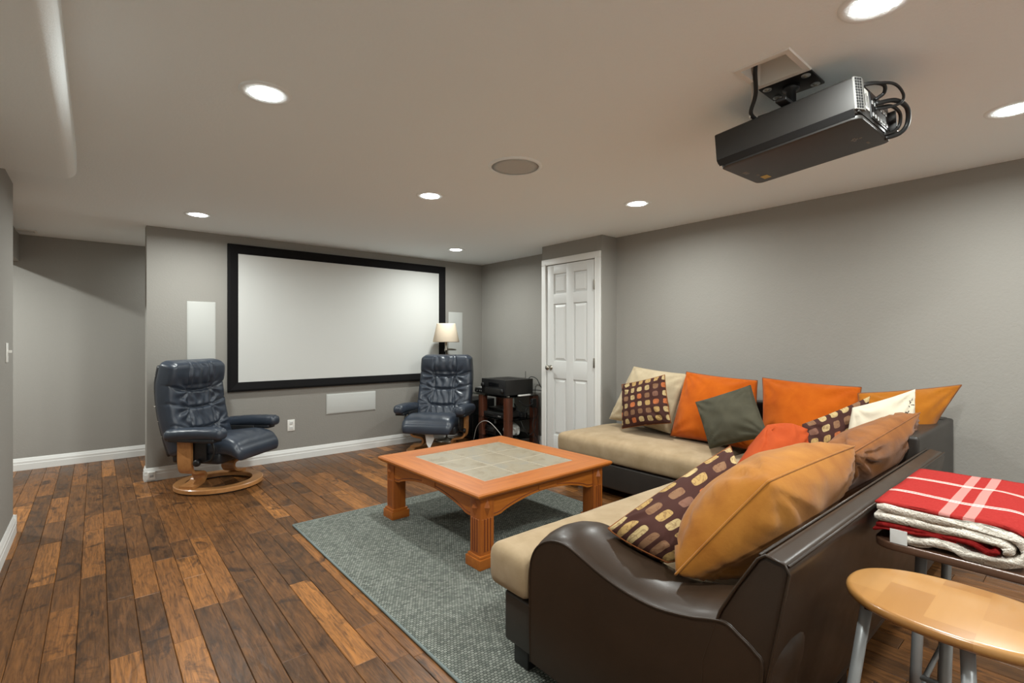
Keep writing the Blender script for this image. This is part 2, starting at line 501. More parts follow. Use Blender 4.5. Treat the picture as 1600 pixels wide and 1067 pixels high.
def soft_box(sx, sy, sz, r, n=(16, 16, 6), deform=None):
    """rounded box with a dense even grid, centred on the origin; deform(p, unit) moves each vertex"""
    bm = bmesh.new()
    S = Vector((sx / 2, sy / 2, sz / 2))
    rr = min(r, *S)
    cache = {}
    def vert(u):
        k = tuple(round(c, 5) for c in u)
        if k in cache: return cache[k]
        p = Vector((u[0] * S.x, u[1] * S.y, u[2] * S.z))
        q = Vector([max(-S[i] + rr, min(S[i] - rr, p[i])) for i in range(3)])
        d = p - q
        if d.length > 1e-9: p = q + d.normalized() * rr
        if deform: p = deform(p, Vector(u))
        cache[k] = bm.verts.new(p)
        return cache[k]
    def grid(fix, sgn, ax, ay, nx, ny):
        def c(i, N):   # finer towards the edges
            t = -1 + 2 * i / N
            return math.sin(t * PI / 2) * 0.5 + t * 0.5
        for i in range(nx):
            for j in range(ny):
                us = []
                for a, b in ((i, j), (i + 1, j), (i + 1, j + 1), (i, j + 1)):
                    u = [0, 0, 0]; u[fix] = sgn; u[ax] = c(a, nx); u[ay] = c(b, ny)
                    us.append(vert(tuple(u)))
                if len(set(us)) > 2:
                    try: bm.faces.new(list(dict.fromkeys(us)))
                    except ValueError: pass
    for s in (-1, 1):
        grid(2, s, 0, 1, n[0], n[1]); grid(0, s, 1, 2, n[1], n[2]); grid(1, s, 0, 2, n[0], n[2])
    return bm

def rounded_rect(w, h, r, n=6):
    out = []
    for cx, cy, a0 in ((w / 2 - r, h / 2 - r, 0), (-w / 2 + r, h / 2 - r, 90), (-w / 2 + r, -h / 2 + r, 180), (w / 2 - r, -h / 2 + r, 270)):
        for k in range(n + 1):
            a = R(a0 + 90 * k / n)
            out.append((cx + r * math.cos(a), cy + r * math.sin(a)))
    return out

# ------------------------------------------------------------------ the room
X_L, X_R, X_RB, Y_FAR, Y_HALL, Y_BACK = -0.41, 3.92, 4.00, 5.39, 6.62, -2.2
X_HALL_END, X_OUT = -2.4, 4.15

# floor: sub-floor with planks laid on it
floor = struct('floor', box(X_HALL_END - .1, X_OUT, Y_BACK - .1, Y_HALL + .1, -0.08, -0.012), 'gap',
               'brown hand-scraped hardwood plank floor of the whole room', 'floor', smooth=False)
CAMF = Vector((math.sin(R(40.08)), math.cos(R(40.08))))
CAMR = Vector((CAMF.y, -CAMF.x))
def project(x, y, z):
    d = x * CAMF.x + y * CAMF.y
    if d < 0.15: d = 0.15
    l = x * CAMR.x + y * CAMR.y
    return 800 + 772 * l / d, 530 - 772 * (z - 1.25) / d
PW = 0.1016
LENGTHS = [0.30, 0.38, 0.46, 0.56, 0.68, 0.82, 0.98, 1.2]
def plank_bm(L, bm=None, x=0, y=0):
    b = 0.0022; w = PW - 0.0012; L2 = L - 0.0015
    lo = [(0, 0), (w, 0), (w, L2), (0, L2)]
    hi = [(b, b), (w - b, b), (w - b, L2 - b), (b, L2 - b)]
    bm = bm or bmesh.new()
    A = [bm.verts.new((x + p, y + q, -0.012)) for p, q in lo]
    B = [bm.verts.new((x + p, y + q, -0.0022)) for p, q in lo]
    C = [bm.verts.new((x + p, y + q, 0)) for p, q in hi]
    for i in range(4):
        j = (i + 1) % 4
        bm.faces.new((A[i], A[j], B[j], B[i])); bm.faces.new((B[i], B[j], C[j], C[i]))
    bm.faces.new(C)
    return bm
def hidden(x, y):
    if 1.02 < x < 2.82 and 0.76 < y < 3.46: return True          # rug
    if 1.3 < x < 3.0 and 0.55 < y < 1.5: return True             # sofa
    if 3.1 < x and y < 3.05 and y > .55: return True
    if x < X_L and y < 4.55: return True                         # behind left wall
    if x > .45 and y > Y_FAR: return True                        # behind far wall
    if x > 3.70 and 3.0 < y < 3.9: return True
    return False
cells = []
x = X_HALL_END - .1
rp = random.Random(11)
while x < X_OUT - 0.02:
    y = Y_BACK - rp.random() * 0.9
    while y < Y_HALL:
        L = rp.choice(LENGTHS)
        pts = [project(px, py, 0) for px, py in ((x, y), (x + PW, y), (x + PW, y + L), (x, y + L))]
        ar = abs(sum(pts[i][0] * pts[(i + 1) % 4][1] - pts[(i + 1) % 4][0] * pts[i][1] for i in range(4))) / 2
        inside = any(-30 < p[0] < 1630 and 540 < p[1] < 1100 for p in pts)
        vis = inside and not all(hidden(x + PW * .5, y + L * k) for k in (.05, .35, .65, .95))
        cells.append((ar if vis else -1, x, y, L))
        y += L
    x += PW
cells.sort(key=lambda c: -c[0])
plank_me = {}
n_parts = 0
rest = bmesh.new()
for ar, x, y, L in cells:
    if ar > 0 and n_parts < 300:
        if L not in plank_me:
            bmp = plank_bm(L)
            me = bpy.data.meshes.new('plank'); bmesh.ops.recalc_face_normals(bmp, faces=bmp.faces[:])
            bmp.to_mesh(me); bmp.free(); me.materials.append(M['floor']); plank_me[L] = me
        o = bpy.data.objects.new('plank', plank_me[L]); COL.objects.link(o)
        o.location = (x, y, 0); o.parent = floor
        n_parts += 1
    else:
        plank_bm(L, rest, x, y)
o = make('distant_planks', rest, 'floor', floor, smooth=False); o['kind'] = 'stuff'

# ceiling with the square hole of the projector's cable box
HX0, HX1, HY0, HY1 = 1.838, 2.0, 0.706, 0.862
bm = bmesh.new()
for a in ((X_HALL_END - .1, HX0, Y_BACK - .1, Y_HALL + .1), (HX1, X_OUT, Y_BACK - .1, Y_HALL + .1),
          (HX0, HX1, Y_BACK - .1, HY0), (HX0, HX1, HY1, Y_HALL + .1)):
    bx(bm, *a, CEIL, CEIL + 0.02)
ceiling = struct('ceiling', bm, 'ceiling', 'warm white orange-peel textured ceiling', 'ceiling', smooth=False)

struct('wall_far', box(0.336, X_OUT, Y_FAR, Y_FAR + .13, -0.02, CEIL + .02, bevel=0.008, seg=3), 'wall',
       'grey wall behind the projection screen', 'wall', sharp=30)
struct('wall_right', box(X_R, X_OUT, Y_BACK - .1, 3.3, -0.02, CEIL + .02), 'wall', 'long grey wall behind the sofa', 'wall', smooth=False)
struct('wall_alcove', box(X_RB, X_OUT, 3.5, Y_FAR + .05, -0.02, CEIL + .02), 'wall', 'grey wall of the corner behind the equipment rack', 'wall', smooth=False)
struct('wall_left', box(X_L - .12, X_L, Y_BACK - .1, 4.51, -0.02, CEIL + .02, bevel=0.008, seg=3), 'wall',
       'grey wall at the left edge carrying the light switch', 'wall', sharp=30)
struct('wall_hall', box(X_HALL_END - .1, 1.9, Y_HALL, Y_HALL + .1, -0.02, CEIL + .02), 'wall', 'grey wall at the end of the passage left of the screen', 'wall', smooth=False)
struct('wall_hall_right', box(1.8, 1.9, Y_FAR + .1, Y_HALL, -0.02, CEIL + .02), 'wall', 'grey wall closing the passage behind the screen wall', 'wall', smooth=False)
struct('wall_hall_near', box(X_HALL_END - .1, X_L - .1, 4.39, 4.51, -0.02, CEIL + .02), 'wall', 'grey passage wall around the corner on the left', 'wall', smooth=False)
struct('wall_hall_end', box(X_HALL_END - .1, X_HALL_END, 4.4, Y_HALL, -0.02, CEIL + .02), 'wall', 'grey wall closing the passage on the left', 'wall', smooth=False)
struct('wall_back', box(X_L - .1, X_OUT, Y_BACK - .1, Y_BACK, -0.02, CEIL + .02), 'trim', 'unseen wall behind the camera, made white to bounce light', 'wall', smooth=False)  # out of view; white instead of grey so it bounces light forward
struct('trim_1', box(-0.68, -0.56, 4.5, Y_HALL + .02, 1.99, CEIL + .01), 'wall', 'grey door header across the passage at upper left', 'header', smooth=False)

# closet: side walls, header, set forward of the right wall
CX, CY0, CY1 = 3.70, 3.06, 3.89
bm = bmesh.new()
bx(bm, CX, X_RB + .05, CY0, CY0 + 0.065, -0.02, CEIL + .01, bevel=0.006)
bx(bm, CX, X_RB + .05, CY1 - 0.065, CY1, -0.02, CEIL + .01, bevel=0.006)
bx(bm, CX + .001, X_RB + .05, CY0 + .02, CY1 - .02, 2.05, CEIL + .01)
struct('wall_closet', bm, 'wall', 'grey closet corner jutting out around the white door', 'wall', sharp=30)

# door casing (three boards) and door
casing = tag(thing('trim_2', 'white moulded casing around the closet door', 'door casing', (CX, (CY0 + CY1) / 2, 0), kind='structure'))
def board(x0, x1, y0, y1, z0, z1, **k):
    return make('casing_board', box(x0, x1, y0, y1, z0, z1, bevel=0.005, seg=3), 'trim', casing, world=True, sharp=40)
board(CX - .018, CX, CY0 + .008, CY0 + .074, 0, 2.035)
board(CX - .018, CX, CY1 - .074, CY1 - .008, 0, 2.035)
board(CX - .018, CX, CY0 + .008, CY1 - .008, 2.035, 2.10)
for (a, b) in ((CY0 + .058, CY0 + .074), (CY1 - .074, CY1 - .058)):
    make('casing_bead', box(CX - .022, CX - .016, a, b, 0, 2.05, bevel=0.003), 'trim', casing, world=True)
DY0, DY1 = CY0 + .078, CY1 - .078
door = thing('door_1', 'white six-panel closet door with nickel knob', 'door', (CX, (DY0 + DY1) / 2, 0), kind='structure')
make('door_slab', box(CX + .012, CX + .035, DY0, DY1, .012, 2.03), 'door', door, world=True, smooth=False)
DW = DY1 - DY0
st = .105; mid = .10
yl = (DY0 + st, DY0 + (DW - mid) / 2); yr = (DY0 + (DW + mid) / 2, DY1 - st)
rows = ((0.245, 0.84), (1.02, 1.62), (1.725, 1.935))
bm = bmesh.new()
for a, b in ((DY0, DY0 + st), (yl[1], yr[0]), (DY1 - st, DY1)):
    bx(bm, CX - .006, CX + .02, a, b, .012, 2.03, bevel=.003)
for a, b in ((.012, .245), (.84, 1.02), (1.62, 1.725), (1.935, 2.03)):
    bx(bm, CX - .0055, CX + .02, DY0, DY1, a, b, bevel=.003)
make('door_frame', bm, 'door', door, world=True, sharp=40)
for z0, z1 in rows:
    for a, b in (yl, yr):
        g = .012; s = .022
        vs = []; fs = []
        for off, xx in ((0.0, CX + .008), (g, CX + .006), (g + s, CX - .003)):
            vs += [(xx, a + off, z0 + off), (xx, b - off, z0 + off), (xx, b - off, z1 - off), (xx, a + off, z1 - off)]
        for k in range(2):
            for i in range(4):
                j = (i + 1) % 4
                fs.append((k * 4 + i, k * 4 + j, k * 4 + 4 + j, k * 4 + 4 + i))
        fs.append((8, 9, 10, 11))
        make('panel', (vs, fs), 'door', door, world=True, smooth=False)
kn = make('knob', lathe([(.026, 0), (.028, .004), (.012, .008), (.010, .03), (.022, .036), (.028, .048), (.024, .060), (.008, .066)], 24), 'chrome', door)
kn.location = (-0.006, DY1 - .062 - (DY0 + DY1) / 2, .95); kn.rotation_euler = (0, R(-90), 0)
kn['label'] = 'round brushed nickel door knob'
for z in (.30, 1.02, 1.78):
    h = make('hinge', box(CX - .026, CX - .004, DY0 - .008, DY0 + .012, z - .048, z + .048, bevel=.003), 'chrome', door, world=True)

# soffit with bullnosed edge along the left wall
prof = [(X_L, CEIL + .005), (X_L, 2.10)]
rad = .05
for k in range(9):
    a = R(270 + 90 * k / 8)
    prof.append((-.08 - rad + rad * math.cos(a), 2.10 + rad + rad * math.sin(a)))
prof.append((-.08, CEIL + .005))
struct('trim_3', prism(prof, 'y', Y_BACK, 3.52, bevel=0.006, seg=2), 'ceiling', 'boxed soffit with rounded edge along the left wall', 'soffit', sharp=25)

# baseboards: moulded profile swept along walls
def baseboard(name, p0, p1, normal, label, h=.115):
    """p0,p1 on the wall line; normal points into the room"""
    prof = [(0, 0), (.016, 0), (.016, .058), (.0135, .064), (.0135, .083), (.010, .092), (.007, .104), (.003, h), (0, h)]
    a = Vector((p0[0], p0[1], 0)); b = Vector((p1[0], p1[1], 0)); n = Vector((normal[0], normal[1], 0))
    vs = []; k = len(prof)
    for q in (a, b):
        for d, z in prof: vs.append(q + n * d + Vector((0, 0, z)))
    fs = [(i, (i + 1) % k, k + (i + 1) % k, k + i) for i in range(k)] + [tuple(range(k)), tuple(range(2 * k - 1, k - 1, -1))]
    return struct(name, (vs, fs), 'trim', label, 'baseboard', smooth=False)
baseboard('baseboard_far', (.336 - .016, Y_FAR), (X_RB, Y_FAR), (0, -1), 'white baseboard under the projection screen')
baseboard('baseboard_far_return', (.336, Y_FAR), (.336, Y_FAR + .13), (-1, 0), 'short white baseboard around the corner left of the screen')
baseboard('baseboard_hall', (X_HALL_END, Y_HALL), (1.8, Y_HALL), (0, -1), 'white baseboard at the end of the passage')
baseboard('baseboard_left', (X_L, Y_BACK), (X_L, 4.51 + .016), (1, 0), 'white baseboard at the left edge of the picture')
baseboard('baseboard_left_end', (X_L - .1, 4.51), (X_L + .016, 4.51), (0, 1), 'white baseboard turning the corner of the left wall')
baseboard('baseboard_right', (X_R, Y_BACK), (X_R, CY0), (-1, 0), 'white baseboard behind the sofa')
baseboard('baseboard_alcove', (X_RB, CY1), (X_RB, Y_FAR), (-1, 0), 'white baseboard behind the equipment rack')
baseboard('baseboard_closet', (CX + .02, CY1), (X_RB, CY1), (0, 1), 'short white baseboard on the closet side')

# ------------------------------------------------------------------ recessed lights
def can_light(x, y, label, power=CAN_POWER, proto={}):
    t = thing('recessed_light', label, 'ceiling light', (x, y, CEIL), group='recessed ceiling lights')
    if not proto:
        proto['trim'] = make('trim_ring', lathe([(.062, -.003), (.064, -.0045), (.090, -.0045), (.097, -.003), (.099, 0.0)], 40, cap=False), 'ceiling', t)
        proto['lens'] = make('lens', lathe([(.063, -.003), (.056, -.0055), (.045, -.0075), (.03, -.009), (.01, -.0095)], 40, cap=False), 'lens', t)
        bmc = lathe([(.063, -.003), (.056, -.0055), (.045, -.0075), (.03, -.009), (.0005, -.0095)], 40)
        old = proto['lens'].data; bmc.to_mesh(old); bmc.free()
        old.polygons.foreach_set('use_smooth', [True] * len(old.polygons))
    else:
        for k in ('trim', 'lens'):
            c = proto[k].copy(); COL.objects.link(c); c.parent = t
    ld = bpy.data.lights.new('can_light', 'AREA'); ld.shape = 'DISK'; ld.size = .10
    ld.energy = power; ld.color = CAN_COLOR; ld.spread = R(172)
    lo = bpy.data.objects.new('can_light', ld); COL.objects.link(lo); lo.parent = t
    lo.location = (0, 0, -.02)
    return t
can_light(.527, 2.18, 'large lit recessed light nearest the soffit at upper left')
can_light(.626, 4.65, 'lit recessed light above the left recliner')
can_light(1.78, 3.00, 'lit recessed light in the middle of the ceiling behind the speaker')
can_light(3.07, 4.62, 'smallest lit recessed light above the right recliner in the far corner')
can_light(3.05, 2.19, 'lit recessed light in front of the closet door')
can_light(3.05, .236, 'lit recessed light cut by the right edge, right of the projector')
can_light(1.77, .424, 'lit recessed light cut by the top edge above the projector')
can_light(.54, .30, 'lit recessed light above the camera, out of the picture')
can_light(.54, -1.3, 'unseen fill light added behind the camera on the left')  # rear row of cans is added out of view to raise the light level
can_light(1.75, -1.3, 'unseen fill light added behind the camera in the middle')  # added fill, brightens the ceiling near the camera
can_light(2.9, -1.3, 'unseen fill light added behind the camera on the right')  # added out of view as fill for the rear of the room
can_light(-1.2, 5.55, 'lit recessed light in the passage beyond the header', power=CAN_POWER * 2.6)
can_light(1.0, 6.05, 'unseen weak fill light added in the passage behind the screen wall', power=CAN_POWER * .5)  # added unseen source that brightens this end of the passage

# ceiling speaker
sp = thing('ceiling_speaker', 'round pale in-ceiling speaker grille', 'speaker', (1.854, 2.175, CEIL))
make('trim_ring', lathe([(.136, -.004), (.138, -.009), (.152, -.008), (.157, 0)], 48, cap=False), 'ceiling', sp)
make('grille', lathe([(.137, -.004), (.10, -.007), (.05, -.0085), (.001, -.009)], 48), 'grille_side', sp)
vent = thing('ceiling_vent', 'small white air vent on the passage ceiling', 'vent', (-.52, 6.35, CEIL))
make('vent_frame', box(-.10, .10, -.06, .06, -.008, 0, bevel=.003), 'white_plastic', vent)
for k in range(5):
    make('slat', box(-.085, .085, -.046 + k * .02, -.038 + k * .02, -.011, -.007), 'grille', vent, smooth=False)

# ------------------------------------------------------------------ projection screen and far wall fittings
SX0, SX1, SZ0, SZ1, FW = .962, 3.40, .742, 2.167, .09
scr = thing('projection_screen', 'wide white projection screen in a black velvet frame', 'screen', ((SX0 + SX1) / 2, Y_FAR, SZ0))
make('screen_surface', box(SX0 + .05, SX1 - .05, Y_FAR - .022, Y_FAR - .012, SZ0 + .05, SZ1 - .05), 'screen', scr, world=True, smooth=False)
def mitred(p):   # four frame boards with mitred ends and a bevelled inner lip
    outer = [(SX0, SZ0), (SX1, SZ0), (SX1, SZ1), (SX0, SZ1)]
    inner = [(SX0 + FW, SZ0 + FW), (SX1 - FW, SZ0 + FW), (SX1 - FW, SZ1 - FW), (SX0 + FW, SZ1 - FW)]
    mid_ = [(SX0 + .02, SZ0 + .02), (SX1 - .02, SZ0 + .02), (SX1 - .02, SZ1 - .02), (SX0 + .02, SZ1 - .02)]
    for i in range(4):
        j = (i + 1) % 4
        vs = []
        for ring, yy in ((outer, Y_FAR), (outer, Y_FAR - .035), (mid_, Y_FAR - .042), (inner, Y_FAR - .024), (inner, Y_FAR - .012)):
            vs += [(ring[i][0], yy, ring[i][1]), (ring[j][0], yy, ring[j][1])]
        fs = [(2 * k, 2 * k + 1, 2 * k + 3, 2 * k + 2) for k in range(4)] + [(0, 2, 4, 6, 8), (1, 9, 7, 5, 3)]
        make('frame_board', (vs, fs), 'velvet', p, world=True, smooth=False)
mitred(scr)

def wall_speaker(x0, x1, z0, z1, label, m):
    t = thing('wall_speaker', label, 'speaker', ((x0 + x1) / 2, Y_FAR, z0), group='in-wall speakers')
    make('bezel', box(x0, x1, Y_FAR - .007, Y_FAR, z0, z1, bevel=.003), m, t, world=True)
    make('grille', box(x0 + .008, x1 - .008, Y_FAR - .010, Y_FAR - .004, z0 + .008, z1 - .008, bevel=.002), m, t, world=True)
wall_speaker(.636, .864, .86, 1.60, 'tall pale in-wall speaker behind the left recliner', 'grille_side')
wall_speaker(3.465, 3.68, .86, 1.60, 'tall pale in-wall speaker behind the lamp in the far corner', 'grille_side')
wall_speaker(1.906, 2.47, .436, .654, 'wide flat in-wall speaker below the screen', 'grille')

def outlet(loc, rotz, label, w=.072, h=.116, toggle=False, name='power_outlet', cat='outlet'):
    t = thing(name, label, cat, loc, rotz)
    make('plate', box(-w / 2, w / 2, -.006, 0, -h / 2, h / 2, bevel=.003), 'white_plastic', t)
    if toggle:
        make('toggle', box(-.006, .006, -.024, -.004, -.002, .014, bevel=.002), 'white_plastic', t)
        make('toggle_surround', box(-.009, .009, -.008, -.004, -.016, .016, bevel=.001), 'white_plastic', t)
    else:
        for s in (-1, 1):
            q = make('socket', box(-.016, .016, -.009, -.004, s * .026 - .017, s * .026 + .017, bevel=.004), 'trim', t)
            for d in (-.006, .006):
                make('slot', box(d - .001, d + .001, -.0095, -.008, s * .026 - .004, s * .026 + .007), 'black', q, smooth=False)
    return t
outlet((1.544, Y_FAR, .36), 0, 'white power outlet on the wall beneath the screen')
outlet((X_L, 4.19, 1.17), R(90), 'white toggle light switch on the left wall', toggle=True, name='light_switch', cat='light switch')
t = thing('cable_jack', 'small white cable jack box fixed to the baseboard corner', 'cable jack', (.372, Y_FAR - .016, .05))
make('jack_box', box(-.028, .028, -.024, 0, -.036, .036, bevel=.004), 'white_plastic', t)
make('socket', box(-.014, .014, -.026, -.02, -.012, .012, bevel=.002), 'silver', t)
make('socket', box(-.018, .018, -.0255, -.022, .018, .028, bevel=.002), 'grille', t)

# ------------------------------------------------------------------ rug
RX0, RX1, RY0, RY1 = 1.0, 2.84, .74, 3.48
rug = thing('rug', 'grey-green woven area rug under the coffee table', 'rug', ((RX0 + RX1) / 2, (RY0 + RY1) / 2, 0))
bm = bmesh.new()
bx(bm, RX0 + .012, RX1 - .012, RY0 + .012, RY1 - .012, 0.0005, .011, bevel=.002)
make('woven_field', bm, 'rug', rug, world=True, sharp=40)
loop = [(RX0 + .008, RY0 + .008, .0065), (RX1 - .008, RY0 + .008, .0065), (RX1 - .008, RY1 - .008, .0065), (RX0 + .008, RY1 - .008, .0065)]
bm = bmesh.new()
for i in range(4):
    a, b = Vector(loop[i]), Vector(loop[(i + 1) % 4])
    tube([a.lerp(b, k / 6) for k in range(7)], .0065, 8, bm=bm)
make('binding', bm, 'rug_edge', rug, world=True)

# ------------------------------------------------------------------ coffee table
RUGZ = .011
def coffee_table():
    W, D, H = 1.13, 1.17, .43 - RUGZ
    t = thing('coffee_table', 'square honey-oak coffee table with tiled top and fluted legs', 'coffee table', (2.09, 2.69, RUGZ), R(1.0))
    bw = .185; th = .032
    o = [(-W / 2, -D / 2), (W / 2, -D / 2), (W / 2, D / 2), (-W / 2, D / 2)]
    i_ = [(-W / 2 + bw, -D / 2 + bw), (W / 2 - bw, -D / 2 + bw), (W / 2 - bw, D / 2 - bw), (-W / 2 + bw, D / 2 - bw)]
    def ins(p, d): return [(x - math.copysign(d, x), y - math.copysign(d, y)) for x, y in p]
    for i in range(4):
        j = (i + 1) % 4
        vs = []
        for ring, z in ((ins(o, .014), H - th), (ins(o, .004), H - .022), (o, H - .016), (o, H - .008), (ins(o, .007), H), (i_, H), (i_, H - .012)):
            vs += [(ring[i][0], ring[i][1], z), (ring[j][0], ring[j][1], z)]
        n = 7
        fs = [(2 * k, 2 * k + 1, 2 * k + 3, 2 * k + 2) for k in range(n - 1)] + [(2 * n - 2, 2 * n - 1, 1, 0)]
        make('top_rail', (vs, fs), 'oak_x' if i % 2 == 0 else 'oak_y', t, smooth=False)
    tw, td = W - 2 * bw, D - 2 * bw
    make('tile_bed', box(-tw / 2 - .002, tw / 2 + .002, -td / 2 - .002, td / 2 + .002, H - th, H - .0016), 'grout', t, smooth=False)
    n = 3; g = .007; cw = (tw - g * (n + 1)) / n; cd = (td - g * (n + 1)) / n
    me = None
    for a in range(n):
        for b in range(n):
            if me is None:
                q = make('tile', box(-cw / 2, cw / 2, -cd / 2, cd / 2, -.01, 0, bevel=.0015, seg=1), 'tile', t, smooth=False); me = q.data
            else:
                q = bpy.data.objects.new('tile', me); COL.objects.link(q); q.parent = t
            q.location = (-tw / 2 + g + cw / 2 + a * (cw + g), -td / 2 + g + cd / 2 + b * (cd + g), H - .0005)
    # legs
    ls = .098; inset = .045
    for sx in (-1, 1):
        for sy in (-1, 1):
            cx, cy = sx * (W / 2 - inset - ls / 2), sy * (D / 2 - inset - ls / 2)
            lg = make('leg', prism([(x + cx, y + cy) for x, y in rounded_rect(ls, ls, .01, 2)], 'z', .06, H - th, 0), 'oak_z', t, sharp=30)
            bm = bmesh.new()
            bx(bm, cx - .066, cx + .066, cy - .066, cy + .066, 0, .055, bevel=.004)
            bx(bm, cx - .058, cx + .058, cy - .058, cy + .058, .05, .07, bevel=.006)
            make('foot_block', bm, 'oak_x', lg, sharp=40)
            for (nx, ny) in ((sx, 0), (0, sy)):      # two outward faces
                for k in range(4):
                    u = (-.03 + k * .02)
                    bm = bmesh.new()
                    px, py = cx + nx * (ls / 2), cy + ny * (ls / 2)
                    if nx: bx(bm, px - .002, px + .0045, py + u - .0075, py + u + .0075, .085, .265, bevel=.004, seg=3)
                    else: bx(bm, px + u - .0075, px + u + .0075, py - .002, py + .0045, .085, .265, bevel=.004, seg=3)
                    make('flute', bm, 'oak_z', lg)
                    if k < 3:
                        gu = u + .01; bm = bmesh.new()
                        if nx: bx(bm, px - .002, px + .0008, py + gu - .0026, py + gu + .0026, .087, .263)
                        else: bx(bm, px + gu - .0026, px + gu + .0026, py - .002, py + .0008, .087, .263)
                        make('flute_groove', bm, 'oak_groove', lg, smooth=False)
                dz, dw, zc = .052, .025, .325
                vs = []
                for q, zz, out in ((0, dz, 0), (dw, 0, 0), (0, -dz, 0), (-dw, 0, 0), (0, 0, .022)):
                    e = ls / 2 + out - .001
                    vs.append((cx + (nx * e if nx else q), cy + (ny * e if ny else q), zc + zz))
                make('diamond_boss', (vs, [(0, 1, 4), (1, 2, 4), (2, 3, 4), (3, 0, 4), (3, 2, 1, 0)]), 'oak_z', lg, smooth=False)
    # arched aprons
    def arch(L):
        pts = []
        N = 28
        for k in range(N + 1):
            u = -1 + 2 * k / N
            a = abs(u)
            if a > .88: z = .262
            elif a > .80: z = .262 + (0.88 - a) / .08 * .016
            else: z = .278 + .052 * (1 - (a / .80) ** 2)
            pts.append((u * L / 2, z))
        return pts
    for axis, s in (('y', -1), ('y', 1), ('x', -1), ('x', 1)):
        L = (W if axis == 'y' else D) - 2 * inset - 2 * ls + .01
        A = arch(L)
        poly = A + [(L / 2, H - th), (-L / 2, H - th)]
        e = s * ((D if axis == 'y' else W) / 2 - inset - .03)
        a, b = (e, e + s * .02)
        ap = make('apron', prism(poly, axis, a, b), 'oak_x' if axis == 'y' else 'oak_y', t, smooth=False)
        out = e + s * .0205
        gp = [((u, out, z + .016) if axis == 'y' else (out, u, z + .016)) for u, z in A]
        make('groove_line', tube(gp, .0022, 6), 'oak_groove', ap)
        tab = box(-.075, .075, out - .004, out + .006, .335, H - th, bevel=.002) if axis == 'y' else box(out - .004, out + .006, -.075, .075, .335, H - th, bevel=.002)
        make('centre_block', tab, 'oak_x' if axis == 'y' else 'oak_y', ap)
coffee_table()

# ------------------------------------------------------------------ sectional sofa
SEAT = .445
def crown(c):
    def f(p, u):
        if u.z > -.2:
            k = max(0, 1 - abs(u.x) ** 4) * max(0, 1 - abs(u.y) ** 4)
            p = p + Vector((0, 0, c * k * (0.5 + 0.5 * u.z)))
            p.z += 0.004 * noise.noise(p * 5)
        return p
    return f
sofa_a = thing('sectional_sofa', 'brown leather sofa section with wavy arm in the foreground', 'sofa', (2.08, 1.0, 0), group='sectional sofa sections')
AX0, AX1 = 1.21, 2.955
make('base', box(AX0 + .012, AX1, .57, 1.50, .08, .272, bevel=.015, seg=3), 'leather_dark', sofa_a, world=True, sharp=50)
def cushion(cx, cy, cz, sx, sy, sz, r, c, parent, m='seat', n=(26, 26, 6), pip=True):
    bm = soft_box(sx, sy, sz, r, n, crown(c))
    bmesh.ops.translate(bm, verts=bm.verts, vec=(cx, cy, cz))
    return make('seat_cushion', bm, m, parent, world=True)
# T-shaped cushion: main slab and the ear in front of the arm, one mesh
zc = (SEAT + .28) / 2; hz = SEAT - .28
bm = soft_box(AX1 - 1.43, .95, hz, .045, (30, 22, 6), crown(.03))
bmesh.ops.translate(bm, verts=bm.verts, vec=((1.43 + AX1) / 2, 1.095, zc))
b2 = soft_box(.46, .235, hz, .045, (14, 10, 6), crown(.006))
bmesh.ops.translate(b2, verts=b2.verts, vec=(1.19 + .23, 1.4575, zc))
tmp = bpy.data.meshes.new('tmp'); b2.to_mesh(tmp); b2.free(); bm.from_mesh(tmp); bpy.data.meshes.remove(tmp)
make('seat_cushion', bm, 'seat', sofa_a, world=True)

# wavy arm: outline in (y, z), swept across x with a crowned top
outline = [(1.325, .085), (1.328, .25), (1.326, .40), (1.312, .47), (1.275, .52), (1.215, .553), (1.15, .560), (1.09, .545), (1.02, .523),
           (.95, .506), (.87, .496), (.79, .497), (.70, .514), (.64, .533), (.60, .541), (.565, .524), (.53, .503), (.512, .47), (.53, .30), (.575, .085)]
prof = []
S = smooth_path([(0, y, z) for y, z in outline], 4)
prof = [(p.y, p.z) for p in S]
cen = Vector((.95, .3))
def offset(poly, d):
    out = []
    n = len(poly)
    for i, p in enumerate(poly):
        a = Vector(poly[max(i - 1, 0)]); b = Vector(poly[min(i + 1, n - 1)])
        t = (b - a).normalized(); nrm = Vector((-t.y, t.x))
        if nrm.dot(Vector(p) - cen) < 0: nrm = -nrm
        k = max(0.0, min(1.0, (p[1] - .3) / .15))
        out.append((p[0] + nrm.x * d * k, p[1] + nrm.y * d * k))
    return out
rings = [(AX0 - .01, -.0), (AX0 - .006, .005), (AX0 + .02, .017), (AX0 + .06, .029), (AX0 + .105, .034), (AX0 + .16, .030), (AX0 + .21, .016), (AX0 + .245, -.004), (AX0 + .262, -.026), (AX0 + .268, -.055)]
vs = []; k = len(prof)
for xx, d in rings:
    vs += [(xx, y, z) for y, z in offset(prof, d)]
fs = []
for i in range(len(rings) - 1):
    for j in range(k - 1):
        fs.append((i * k + j, i * k + j + 1, (i + 1) * k + j + 1, (i + 1) * k + j))
    fs.append((i * k + k - 1, i * k, (i + 1) * k, (i + 1) * k + k - 1))
fs += [tuple(range(k)), tuple(range(len(rings) * k - 1, (len(rings) - 1) * k - 1, -1))]
bm = bmesh.new()
bv = [bm.verts.new(v) for v in vs]
for f in fs: bm.faces.new([bv[i] for i in f])
arm = make('arm', bm, 'leather', sofa_a, world=True, sharp=35)
wl = [(AX0 - .009, y, z) for y, z in offset(prof, .001)]
make('piping', tube(wl, .0042, 6), 'leather', arm, world=True)

